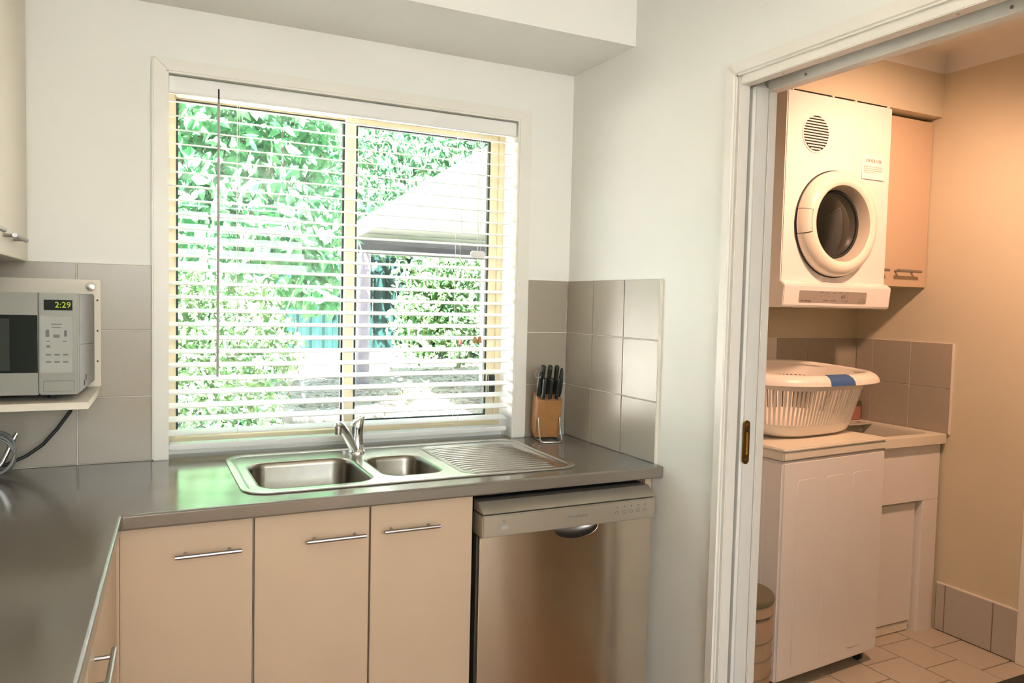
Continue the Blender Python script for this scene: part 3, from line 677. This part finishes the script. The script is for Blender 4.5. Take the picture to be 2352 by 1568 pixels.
for k in range(12):
    a0, a1 = PI * k / 12, PI * (k + 1) / 12
    for rad, wd in ((.0145, .0014), (.0085, .001)):
        q = [(1.178 + (rad + s_) * math.cos(a), 1.446 + (rad + s_) * math.sin(a)) for a, s_ in ((a0, 0), (a1, 0), (a1, wd), (a0, wd))]
        pm.loft([[(u, fy_(v) - .0012, v) for u, v in q], [(u, fy_(v) - .0006, v) for u, v in q]])
pm.box(1.150, 1.195, fy_(1.4435) - .0012, fy_(1.4435) - .0006, 1.442, 1.4455)
pm.build('panel_print', 'print_grey', fa, smooth=False)
# round door
DC = (1.022, YF, 1.757)
dd = MB().lathe([(.210, 0), (.212, -.012), (.209, -.030), (.200, -.047), (.186, -.057), (.172, -.060), (.160, -.058), (.152, -.052)], DC, 'y', 64, True, False).build('door', 'dryer_door', dy, ang=60)
MB().lathe([(.152, -.052), (.149, -.046), (.141, -.020), (.137, -.006)], DC, 'y', 64, False, False).build('door_funnel', 'door_funnel', dd, ang=60)
MB().lathe([(.138, -.0055), (.136, -.009), (.129, -.0095), (.127, -.006)], DC, 'y', 64, False, False).build('glass_seal', 'gasket', dd, ang=60)
gl = MB().lathe([(.129, -.004), (.122, -.006), (.108, -.010), (.085, -.016), (.055, -.021), (.02, -.0235), (.001, -.024)], DC, 'y', 48, True, True).build('door_glass', 'dryer_glass', dd, ang=80)
gl['label'] = 'dark bulging glass in the round door'
MB().lathe([(.211, -.001), (.2155, -.001), (.2155, -.006), (.211, -.006)], DC, 'y', 64, False, False).build('door_seam', 'gasket', dd)
def latch(grow, a, lift):
    pf = ((.1845 - grow, -.0583), (.190 - grow * .5, -.0565), (.198, -.0500), (.2065, -.0370), (.2120, -.0240), (.2140, -.010))
    rings = []
    for k in range(9):
        t_ = PI + a * (2 * k / 8 - 1)
        top = [(DC[0] + (q + lift * .6) * math.cos(t_), DC[1] + h - lift, DC[2] + (q + lift * .6) * math.sin(t_)) for q, h in pf]
        bot = [(DC[0] + (q - .006) * math.cos(t_), DC[1] + h + .008, DC[2] + (q - .006) * math.sin(t_)) for q, h in pf]
        rings.append(top + bot[::-1])
    return MB().loft(rings)
latch(.0028, .238, .0008).build('latch_gap', 'gasket', dd, ang=50)
latch(0, .225, .0022).build('door_latch', 'dryer_door', dd, ang=50)
# vent grille
VC = (.903, YF, 2.108); VR = .071
vn = MB().lathe([(VR + .006, 0), (VR + .005, -.004), (VR + .001, -.005), (VR - .002, -.003), (VR - .002, .0)], VC, 'y', 40, False, False).build('vent_ring', 'white_enamel', dy)
MB().lathe([(VR - .001, -.0004), (VR - .001, -.0012)], VC, 'y', 40).build('vent_opening', 'dark', vn)
ns = 13
for k in range(ns):
    z = -VR + (k + .5) * 2 * VR / ns; hw = math.sqrt(max(0, VR * VR - z * z)) - .001
    zz = VC[2] + z + .0055
    MB().box(VC[0] - hw, VC[0] + hw, YF - .004, YF - .0013, zz - .0027, zz + .0027).build('vent_slat', 'white_enamel', vn, smooth=False)
# paper notice taped to the dryer
nt_ = thing('paper_notice', 'small white paper notice about dryer use taped on the dryer', 'notice', (1.237, YF, 2.005))
MB().loft([[(x, YF - .0012 - bow - .004 * max(0, (2.0 - z) / .05), z) for x, bow in ((1.170, .0), (1.20, .001), (1.27, .001), (1.305, 0.))] + [(x, YF - .0008 - bow - .004 * max(0, (2.0 - z) / .05), z) for x, bow in ((1.305, 0.), (1.27, .001), (1.20, .001), (1.170, .0))] for z in (2.054, 2.0, 1.956)]).build('sheet', 'paper', nt_, smooth=False)
text('DRYER USE', .0185, 'print_red', nt_, (1.239, YF - .0026, 2.032), align='CENTER', name='heading')
pl = MB()
for r_, z in enumerate((2.008, 2.000, 1.992, 1.984)):
    x = 1.180; end = 1.292 if r_ < 3 else 1.245
    while x < end:
        w_ = random.uniform(.004, .013); yy = YF - .0030 - .004 * max(0, (2.0 - z) / .05)
        pl.box(x, min(x + w_, end), yy - .0002, yy, z - .0013, z + .0013); x += w_ + .0022
pl.build('small_print', 'print_pink', nt_, smooth=False)

# wall cupboard beside the dryer
cu = thing('wall_cupboard', 'cream two door laundry cupboard to the right of the dryer', 'cupboard', (1.4, -.13, 1.52))
MB().box(1.352, XW - .002, -.285, .045, 1.523, 2.262).build('body', 'carcass', cu)
for x0, x1, h0, h1 in ((1.352, 1.4005, 1.368, 1.396), (1.4025, XW - .004, 1.452, 1.605)):
    d = MB().box(x0, x1, -.304, -.286, 1.521, 2.255).build('door', 'laminate', cu, bevel=.0015)
    if h0 > 1.4: bar_handle(d, h0, h1, -.304, 1.589, out=.034, r=.0066, m='dull_handle')
    else:
        h = MB().tube([(1.345, -.338, 1.589), (1.396, -.338, 1.589)], .0066, 10).build('handle', 'dull_handle', d)
        MB().tube([(1.36, -.338, 1.589), (1.36, -.304, 1.589)], .0042, 8).build('post', 'dull_handle', h)

# ---------------------------------------------------------------- washing machine
wa = thing('washing_machine', 'white top loading washing machine below the dryer', 'washing machine', (.555, -.6, 0), math.radians(4.8))
W, D = .602, .58
bd = MB().box(0, W, 0, D, .052, .864).build('body', 'white_enamel', wa, local=True, bevel=.008, seg=3)
MB().box(.002, W - .002, .002, D - .002, .8645, .8685).build('top_seam', 'panel_grey', wa, local=True)
MB().box(-.001, W + .001, -.002, D, .8685, .898).build('top_frame', 'cream_plastic', wa, local=True, bevel=.004)
MB().box(.004, W - .004, .002, D, .8975, .9005).build('lid_seam', 'print_grey', wa, local=True)
lid = MB().prism(rr(-.003, W + .003, -.006, .44, .012, 4), .9, .912).build('lid', 'cream_plastic', wa, local=True, bevel=.004)
MB().prism(rr(-.001, W + .001, .445, D, .012, 4), .9, .928).build('rear_console', 'cream_plastic', wa, local=True, bevel=.008)
def emboss(poly, name='embossed_panel', side=False):
    if side: MB().loft([[(-.0014, u, v) for u, v in poly], [(.002, u, v) for u, v in poly]]).build(name, 'white_enamel', wa, local=True, bevel=.0009)
    else: MB().loft([[(u, -.0014, v) for u, v in poly], [(u, .002, v) for u, v in poly]]).build(name, 'white_enamel', wa, local=True, bevel=.0009)
for x in (.082, .242, .402): emboss(rr(x, x + .112, .098, .792, .014, 4))
for y in (.08, .32): emboss(rr(y, y + .16, .10, .79, .014, 4), side=True)
for x in (.05, W - .05):
    for y in (.05, D - .06):
        ct = MB().lathe([(.022, -.011), (.022, .011)], (x, y, .024), 'x', 16).build('castor', 'dark', wa, local=True, bevel=.003)
        MB().box(x - .016, x + .016, y - .012, y + .016, .028, .056).build('castor_fork', 'dark', ct, local=True)

# ---------------------------------------------------------------- laundry basket
lb = thing('laundry_basket', 'white slotted plastic laundry basket with blue grip on the washer', 'basket', (0.888, -.295, .9135), math.radians(6))
lb.rotation_euler = (math.radians(3.2), 0, math.radians(6))
NB = 176; HB = .240
def sup(a, rx, ry, e=3.2):
    c, s_ = math.cos(a), math.sin(a)
    return (rx * math.copysign(abs(c) ** (2 / e), c), ry * math.copysign(abs(s_) ** (2 / e), s_))
def even(rx, ry, e):
    t_ = np.linspace(0, 2 * PI, 4001); c, q = np.cos(t_), np.sin(t_)
    x = rx * np.sign(c) * np.abs(c) ** (2 / e); y = ry * np.sign(q) * np.abs(q) ** (2 / e)
    L = np.concatenate([[0], np.cumsum(np.hypot(np.diff(x), np.diff(y)))])
    u = (np.arange(NB) + .5) / NB * L[-1]
    return np.stack([np.interp(u, L, x), np.interp(u, L, y)], 1)
def bring(q, inset=0.0):
    return [tuple(p) for p in even(.246 + .056 * q - inset, .165 + .048 * q - inset, 3.2)]
levels = [(.0, .06, .012), (.006, .022, .012), (.03, .004, .006), (.06, .0, 0), (.17, 0, 0), (.205, 0, 0), (HB, 0, 0)]
v = []; f = []
lv = [0, .012, .040, .045, .188, .195, HB]
def q_of(z): return z / HB
outer_r = [[(x, y, z + .012) for x, y in bring(q_of(z), .02 if z == 0 else (.004 if z < .02 else 0))] for z in lv]
inner_r = [[(x, y, z + .0145) for x, y in bring(q_of(z), (.02 if z == 0 else (.004 if z < .02 else 0)) + .0028)] for z in lv]
b = MB(); n = NB
allv = [p for r in outer_r for p in r] + [p for r in inner_r for p in r]; off = len(lv) * n; F_ = []
def slot_k(k): return (k % 2 == 0)
SL = 3
for i in range(len(lv) - 1):
    for k in range(n):
        k2 = (k + 1) % n
        a, bq, c, d_ = i * n + k, i * n + k2, (i + 1) * n + k2, (i + 1) * n + k
        if i == SL and slot_k(k):
            F_ += [(a, bq, bq + off, a + off), (d_, d_ + off, c + off, c), (a, a + off, d_ + off, d_), (bq, c, c + off, bq + off)]
            continue
        F_.append((a, bq, c, d_)); F_.append((a + off, d_ + off, c + off, bq + off))
F_.append(tuple(range(n))[::-1]); F_.append(tuple(off + k for k in range(n)))
b.add(allv, F_); b.build('tub', 'basket_plastic', lb, local=True, ang=40)
# rolled rim, flared
RX, RY = .302, .213
def rimpt(x, y, dz): return (x, y, HB + .012 + dz - .006 * min(1, abs(x) / .34) ** 6)
def rimring(d, dz): return [rimpt(x * (1 + .25 * max(0, d)), y, dz) for x, y in even(RX + d, RY + d, 2.8)]
rings = [rimring(-.003, -.003), rimring(-.003, .006), rimring(.004, .012), rimring(.020, .010), rimring(.036, .002), rimring(.046, -.010), rimring(.050, -.024), rimring(.047, -.025), rimring(.041, -.012), rimring(.030, -.002), rimring(.0, -.003)]
MB().loft(rings, False, False).build('rim', 'basket_plastic', lb, local=True, ang=60)
# blue grip on the front rim
def rp(k, d, dz):
    p = even(RX + d, RY + d, 2.8)[k % NB]; return rimpt(p[0] * (1 + .25 * max(0, d)), p[1], dz)
g0 = int(.75 * NB) - 10
gr = [[rp(k, d, dz) for d, dz in ((.004, .0128), (.020, .0112), (.037, .003), (.0475, -.0095), (.0515, -.0235), (.048, -.024), (.040, -.005), (.020, .005))] for k in range(g0, g0 + 13)]
g_ = MB().loft(gr).build('grip', 'blue_grip', lb, local=True, ang=50); g_['label'] = 'blue rubber grip on the rim'

# ---------------------------------------------------------------- laundry tub
tb = thing('laundry_tub', 'cream laundry wash tub cabinet in the far corner', 'laundry tub', (1.42, -.2, 0))
TX0, TX1, TY0, TY1 = 1.172, 1.676, -.452, .040
BH = rr(1.225, 1.628, -.405, -.035, .05, 5)
MB().holes(rr(TX0, TX1, TY0, TY1, .008, 2), [BH[::-1]], .838, .880).build('tub_top', 'cream_plastic', tb, bevel=.004)
bowl = MB().loft([[(x, y, z) for x, y in rr(1.225 + d, 1.628 - d, -.405 + d, -.035 - d, max(.05 - d, .01), 5)] for d, z in ((-.004, .8805), (.0, .879), (.006, .868), (.014, .78), (.03, .64), (.07, .62))], False, True).build('tub_bowl', 'tub_grey', tb, ang=50)
MB().box(1.47, 1.628, -.11, -.035, .872, .8785).build('soap_ledge', 'tub_grey', tb, bevel=.003)
MB().tube([(1.585, -.062, .8785), (1.585, -.062, .862)], .012, 12).build('tap_base', 'chrome', tb)
MB().box(TX0 + .01, TX1 - .003, -.425, -.405, .589, .838).build('front_panel', 'white_enamel', tb, bevel=.002)
MB().box(1.572, TX1 - .003, -.425, .03, .0, .589).build('side_leg', 'white_enamel', tb, bevel=.002)
MB().box(TX0 + .01, TX0 + .05, -.425, .03, .0, .838).build('side_leg', 'white_enamel', tb, bevel=.002)
MB().box(TX0 + .05, 1.556, -.402, -.386, .050, .578).build('door', 'white_enamel', tb, bevel=.002)
MB().box(TX0 + .05, 1.572, -.385, -.375, .02, .838).build('back_panel', 'carcass', tb)  # plain carcass panel behind the tub door
MB().box(TX0 + .05, 1.55, -.396, -.386, .006, .044).build('kickboard', 'cream_plastic', tb)
# pump soap bottle standing on the tub ledge
sp_ = thing('soap_bottle', 'clear square pump bottle half full of pink soap behind the tub', 'bottle', (1.622, -.0, .881))
sx0, sx1, sy0, sy1 = 1.588, 1.658, -.024, .028
MB().prism(rr(sx0 + .003, sx1 - .003, sy0 + .003, sy1 - .003, .006, 3), .8835, .944).build('soap', 'soap_pink', sp_)
MB().prism(rr(sx0, sx1, sy0, sy1, .008, 3), .8815, .972).build('bottle', 'clear_plastic', sp_, bevel=.004)
MB().lathe([(.012, 0), (.012, .016), (.006, .018), (.004, .020), (.004, .052)], (1.623, .002, .972), 'z', 14).build('pump', 'dull_handle', sp_)
MB().tube([(1.623, .002, 1.024), (1.650, -.012, 1.026), (1.664, -.018, 1.020)], .0035, 8).build('spout', 'dull_handle', sp_)

# waste bin
wbn = thing('waste_bin', 'tan cylindrical bin with dark lid beside the washing machine', 'bin', (.325, -.63, 0))
MB().lathe([(.118, .004), (.120, .02), (.126, .425), (.124, .43)], (.325, -.63, 0), 'z', 40).build('body', 'bin_tan', wbn, ang=50)
for z in (.06, .12, .182, .244, .305): MB().lathe([(.1215 + z * .0108, z), (.1235 + z * .0108, z + .0015), (.1215 + z * .0108, z + .003)], (.325, -.63, 0), 'z', 40, False, False).build('band', 'bin_lid', wbn)
MB().lathe([(.1262, .380), (.1272, .385), (.1262, .392)], (.325, -.63, 0), 'z', 40, False, False).build('band', 'steel', wbn)
MB().lathe([(.1275, .428), (.129, .432), (.129, .440), (.125, .446), (.001, .449)], (.325, -.63, 0), 'z', 40, True, False).build('lid', 'bin_lid', wbn, ang=50)

# ceiling fittings (out of frame)
for x, y in DOWNLIGHTS:
    t = thing('downlight', 'recessed warm downlight in the kitchen ceiling, %s the window' % ('nearer' if y > -2 else 'further from'), 'light', (x, y, CZ), group='kitchen ceiling downlights')
    MB().lathe([(.035, -.0), (.052, -.0), (.055, -.004), (.04, -.008), (.035, -.006)], (x, y, CZ), 'z', 24, False, False).build('ring', 'chrome', t)
    MB().lathe([(.034, -.001), (.03, -.003)], (x, y, CZ), 'z', 20).build('lens', 'bulb', t)
t = thing('ceiling_light', 'adjustable ceiling spotlight in the laundry, out of view', 'light', (LAMP[0], LAMP[1], 2.535))
MB().lathe([(.05, 0), (.048, -.02), (.025, -.03), (.02, -.05)], (LAMP[0], LAMP[1], 2.535), 'z', 20).build('base', 'ceiling', t)

# ---------------------------------------------------------------- garden
gz = lambda y: .02 + .115 * y
tag(MB().box(-4, 6, .24, 2.5, -.1, .06).build('ground.001', 'concrete', smooth=False), 'pale concrete path, unseen, added below the window to bounce sunlight indoors', 'path', kind='structure')  # unseen paving added so sunlight bounces in through the window
gnd = MB().add([(-9, 2.5, gz(2.5)), (12, 2.5, gz(2.5)), (12, 12, gz(12)), (-9, 12, gz(12))], [(0, 1, 2, 3)])
ground = tag(gnd.build('ground', 'mulch', smooth=False), 'bark mulched garden bed rising away from the window', 'ground', kind='structure')
b = MB()
for k in range(5200):
    x = random.uniform(-.3, 3.0); y = random.uniform(2.0, 6.0); z = gz(y) + .006
    a = random.uniform(0, PI); l = random.uniform(.02, .055); w_ = random.uniform(.006, .014); c, s_ = math.cos(a), math.sin(a); h = random.uniform(-.012, .02)
    b.add([(x + l * c, y + l * s_, z + h), (x - w_ * s_, y + w_ * c, z + .008), (x - l * c, y - l * s_, z - h * .3), (x + w_ * s_, y - w_ * c, z + .004)], [(0, 1, 2, 3)])
b.build('bark_chips', 'chip', ground, smooth=False)['kind'] = 'stuff'
# timber sleeper edging
for k, (x0, y0, x1, y1) in enumerate(((-.62, 3.4, .0, 3.55), (.02, 3.55, .34, 3.62))):
    d = Vector((x1 - x0, y1 - y0, 0)).normalized(); nrm = Vector((-d.y, d.x, 0)) * .05
    p = [Vector((x0, y0, 0)) - nrm, Vector((x1, y1, 0)) - nrm, Vector((x1, y1, 0)) + nrm, Vector((x0, y0, 0)) + nrm]
    z0 = gz(y0) - .02
    o = MB().loft([[(q.x, q.y, z0) for q in p], [(q.x, q.y, z0 + .13) for q in p]]).build('sleeper', 'sleeper', bevel=.008)
    tag(o, ('long' if k == 0 else 'short') + ' grey timber sleeper edging the garden bed behind the tap', 'sleeper', 'garden sleepers')
# teal steel fence of separate sheets
fn = thing('fence', 'dark teal sheet metal fence behind the garden', 'fence', (.8, 6.6, .7))
for k in range(10):
    x = -1.2 + k * .46
    pts = []
    for j in range(13): pts.append((x + .455 * j / 12, 6.6 + (.012 if j % 4 in (1, 2) else -.012)))
    pts2 = [(a, c + .004) for a, c in pts[::-1]]
    MB().prism(pts + pts2, gz(6.6) - .1, 1.90).build('sheet', 'teal_steel', fn, smooth=False)
MB().box(-1.2, 3.4, 6.58, 6.63, 1.88, 1.92).build('rail', 'teal_steel', fn)
for x in (-.74, .64, 1.56): MB().box(x - .03, x + .03, 6.565, 6.635, gz(6.6) - .1, 1.94).build('fence_post', 'teal_steel', fn)

# porch: post, beam, raking barge board and lined roof
po = thing('porch', 'porch roof with white barge board, dark beam and grey post outside the window', 'porch', (.44, 4.6, .3))
MB().prism(circ(.437, 4.6, .066, 20), gz(4.6) - .05, 1.84).build('post', 'post_grey', po)
MB().box(1.665, 1.725, 4.57, 4.63, gz(4.6) - .05, 1.84).build('downpipe', 'barge_white', po, bevel=.01)
MB().box(.372, 3.4, 4.56, 4.66, 1.836, 1.965).build('beam', 'beam_grey', po, bevel=.004)
zb = lambda y: 2.005 + (4.63 - y) * .0685
MB().loft([[(x, y, z) for x, z in ((.352, zb(y)), (.384, zb(y)), (.384, zb(y) + .12), (.352, zb(y) + .12))] for y in (4.72, .9)]).build('barge_board', 'barge_white', po, bevel=.003)
MB().loft([[(x, y, z) for x, z in ((.384, zb(y) + .005), (.41, zb(y) + .005), (.41, zb(y) + .03), (.384, zb(y) + .03))] for y in (4.72, .9)]).build('soffit_bead', 'soffit_pale', po)
MB().add([(.384, 4.72, zb(4.72) + .03), (3.4, 4.72, zb(4.72) + .03), (3.4, .9, zb(.9) + .03), (.384, .9, zb(.9) + .03)], [(0, 1, 2, 3)]).build('roof_sheet', 'roof_sheet', po)
MB().box(3.36, 3.42, .95, 4.7, 2.0, 2.12).build('rafter', 'barge_white', po)
MB().box(.384, 3.4, 4.66, 4.72, 1.93, 2.1).build('gutter', 'soffit_pale', po, bevel=.01)

# foliage
def leaf_shape(L, W_, bend):
    return [(0, 0, 0), (-W_ * .42, L * .28, -W_ * .12 - 0), (-W_ * .31, L * .62, -W_ * .1 - bend * .5), (0, L, -bend), (W_ * .31, L * .62, -W_ * .1 - bend * .5), (W_ * .42, L * .28, -W_ * .12), (0, L * .45, W_ * .04 - bend * .2)]
LF = [(0, 6, 1), (1, 6, 2), (2, 6, 3), (3, 6, 4), (4, 6, 5), (5, 6, 0)]
def leaf_basis(nrm, droop):
    n_ = nrm / np.linalg.norm(nrm, axis=1, keepdims=True)
    d = droop - n_ * (droop * n_).sum(1, keepdims=True); d /= np.linalg.norm(d, axis=1, keepdims=True) + 1e-9
    x = np.cross(d, n_); return x, d, n_
def foliage(parent, P, size, m, named, normal=(0, -.8, .45), spread=.55, droopv=(0, -.1, -1), dspread=.6, ratio=.55):
    """P: points (n,3); nearest `named` leaves become separate parts, the rest one stuff mesh"""
    n_ = len(P); base = np.array(wloc(parent))
    nr = np.array(normal)[None] + rng.normal(0, spread, (n_, 3)); dr = np.array(droopv)[None] + rng.normal(0, dspread, (n_, 3))
    X, Y, Z = leaf_basis(nr, dr); sz = size * rng.uniform(.65, 1.25, n_)
    order = np.argsort(P[:, 1] - sz * 6)
    shp = [np.array(leaf_shape(1, ratio * q, bnd)) for q, bnd in ((1, .12), (.9, .25), (1.15, .18), (.8, .05))]
    mes = []
    for s_ in shp:
        me = bpy.data.meshes.new('leaf'); me.from_pydata([tuple(p) for p in s_], [], LF); me.materials.append(MATS[m]); mes.append(me)
    for i in order[:named]:
        o = bpy.data.objects.new('leaf', mes[i % 4]); COL.objects.link(o); o.parent = parent
        mm = Matrix([[X[i][r] * sz[i], Y[i][r] * sz[i], Z[i][r] * sz[i], P[i][r] - base[r]] for r in range(3)] + [[0, 0, 0, 1]])
        o.matrix_basis = mm
    rest = order[named:]
    if len(rest):
        sh_ = np.stack([shp[i % 4] for i in rest])
        V = P[rest][:, None, :] - base + sz[rest][:, None, None] * (sh_[:, :, 0:1] * X[rest][:, None] + sh_[:, :, 1:2] * Y[rest][:, None] + sh_[:, :, 2:3] * Z[rest][:, None])
        V = V.reshape(-1, 3); me = bpy.data.meshes.new('foliage')
        fc = (np.array(LF)[None] + 7 * np.arange(len(rest))[:, None, None]).reshape(-1, 3)
        me.from_pydata(V.tolist(), [], fc.tolist()); me.materials.append(MATS[m])
        o = bpy.data.objects.new('foliage', me); COL.objects.link(o); o.parent = parent; o['kind'] = 'stuff'
def cloud(n_, box, clumps, sig):
    c = np.stack([rng.uniform(box[k][0], box[k][1], clumps) for k in range(3)], 1)
    p = c[rng.integers(0, clumps, n_)] + rng.normal(0, 1, (n_, 3)) * np.array(sig)
    for k in range(3): p[:, k] = np.clip(p[:, k], box[k][0] - sig[k], box[k][1] + sig[k])
    return p
def trunk(parent, pts, r): MB().tube(pts, r, 10).build('trunk', 'bark', parent, ang=60)
def stems(parent, P, k, r=.006):
    idx = rng.choice(len(P), k, replace=False); b_ = MB()
    for i in idx:
        p = P[i]; q = p + np.array([rng.normal(0, .15), rng.uniform(.05, .3), rng.uniform(.25, .6)]); mid = (p + q) / 2 + rng.normal(0, .04, 3)
        b_.tube([tuple(p), tuple(mid), tuple(q)], [r * .6, r, r * 1.2], 5)
    b_.build('stems', 'bark', parent, ang=60)
# big leaved climbing vine filling the upper left pane
vi = thing('climbing_vine', 'large leaved climbing vine hanging across the left pane', 'vine', (-.8, 3.4, .4))
P = cloud(6800, ((-1.75, -.12), (2.75, 3.9), (1.62, 3.25)), 100, (.20, .18, .16))
keep = ~((P[:, 2] < 1.72) & (P[:, 0] > -.55)); P = P[keep]
P2 = cloud(420, ((-.45, -.05), (3.0, 3.4), (1.42, 1.80)), 12, (.09, .1, .07)); P = np.concatenate([P, P2]); P = P[P[:, 0] < .02 + .28 * (P[:, 1] - 3.4)]
foliage(vi, P, .112, 'vine_leaf', 300, ratio=.62)
trunk(vi, [(-1.5, 3.9, gz(3.9)), (-1.45, 3.8, 1.5), (-1.2, 3.7, 2.4), (-.7, 3.6, 3.1)], [.06, .05, .035, .02])
stems(vi, P, 60)
# lower left hedge
hl = thing('hedge', 'dense small leaved hedge filling the lower left pane', 'hedge', (-1.1, 2.7, .3))
P = cloud(7500, ((-1.75, -.78), (2.3, 2.9), (.30, 1.50)), 130, (.10, .10, .10))
P3 = cloud(1200, ((-.85, -.55), (2.5, 3.0), (.75, 1.42)), 26, (.06, .07, .06)); P = np.concatenate([P, P3])
foliage(hl, P, .055, 'hedge_leaf', 300, droopv=(0, -.4, -.4), dspread=.9, ratio=.66)
stems(hl, P, 50, .004)
# right hedge by the porch
hr = thing('hedge', 'yellow green shrub row under the porch beam in the right pane', 'hedge', (1.9, 5.8, .7))
P = cloud(7000, ((1.28, 2.9), (5.55, 6.2), (.72, 1.95)), 120, (.12, .12, .11))
foliage(hr, P, .085, 'hedge_leaf', 300, droopv=(0, -.3, -.5), dspread=.9, ratio=.6)
stems(hr, P, 40, .005)
for x, z in ((1.42, 1.86), (1.98, 1.16), (1.75, .95)):
    f_ = MB()
    for k in range(5):
        a = 2 * PI * k / 5; f_.add([(x, 5.36, z), (x + .028 * math.cos(a - .4), 5.345, z + .028 * math.sin(a - .4)), (x + .040 * math.cos(a), 5.355, z + .040 * math.sin(a)), (x + .028 * math.cos(a + .4), 5.345, z + .028 * math.sin(a + .4))], [(0, 1, 2, 3)])
    f_.build('flower', 'petal', hr, smooth=False)
# tree above the porch roof
tr_ = thing('tree', 'dark green leafy tree rising above the porch roof', 'tree', (1.7, 7.2, .8))
P = cloud(8000, ((.4, 3.9), (6.0, 7.6), (1.95, 4.1)), 150, (.22, .2, .2))
foliage(tr_, P, .135, 'tree_leaf', 260, ratio=.5)
trunk(tr_, [(1.9, 7.4, gz(7.4)), (1.85, 7.3, 1.6), (1.7, 7.2, 2.6), (1.6, 7.1, 3.6)], [.12, .1, .08, .03])
stems(tr_, P, 60, .008)
# tall screen of trees further back
bk = thing('tree', 'tall mid green tree screen behind the fence', 'tree', (.3, 8.6, 1.0))
P = cloud(9000, ((-4.0, 5.0), (8.3, 9.4), (1.5, 6.0)), 170, (.35, .25, .3))
foliage(bk, P, .19, 'tree_leaf', 120, ratio=.55)
trunk(bk, [(-.5, 9.0, gz(9)), (-.4, 9.0, 2.2), (-.2, 8.9, 3.6), (0, 8.8, 4.6)], [.16, .13, .1, .04])
# strappy grass tufts in the bed
for (x, y, nm) in ((.62, 3.9, 'left'), (.95, 4.2, 'right')):
    g = thing('grass_tuft', 'strappy green grass tuft in the mulch, %s of the two' % nm, 'plant', (x, y, gz(y)), group='grass tufts')
    for k in range(16):
        a = random.uniform(0, 2 * PI); l = random.uniform(.10, .22); sp2 = random.uniform(.03, .12)
        p = [Vector((x, y, gz(y))), Vector((x + sp2 * .5 * math.cos(a), y + sp2 * .5 * math.sin(a), gz(y) + l * .7)), Vector((x + sp2 * 1.4 * math.cos(a), y + sp2 * 1.4 * math.sin(a), gz(y) + l * .8))]
        s_ = Vector((-math.sin(a), math.cos(a), 0)) * .006
        MB().add([p[0] - s_, p[0] + s_, p[1] + s_, p[1] - s_, p[2]], [(0, 1, 2, 3), (3, 2, 4)]).build('blade', 'grass_blade', g, smooth=False)
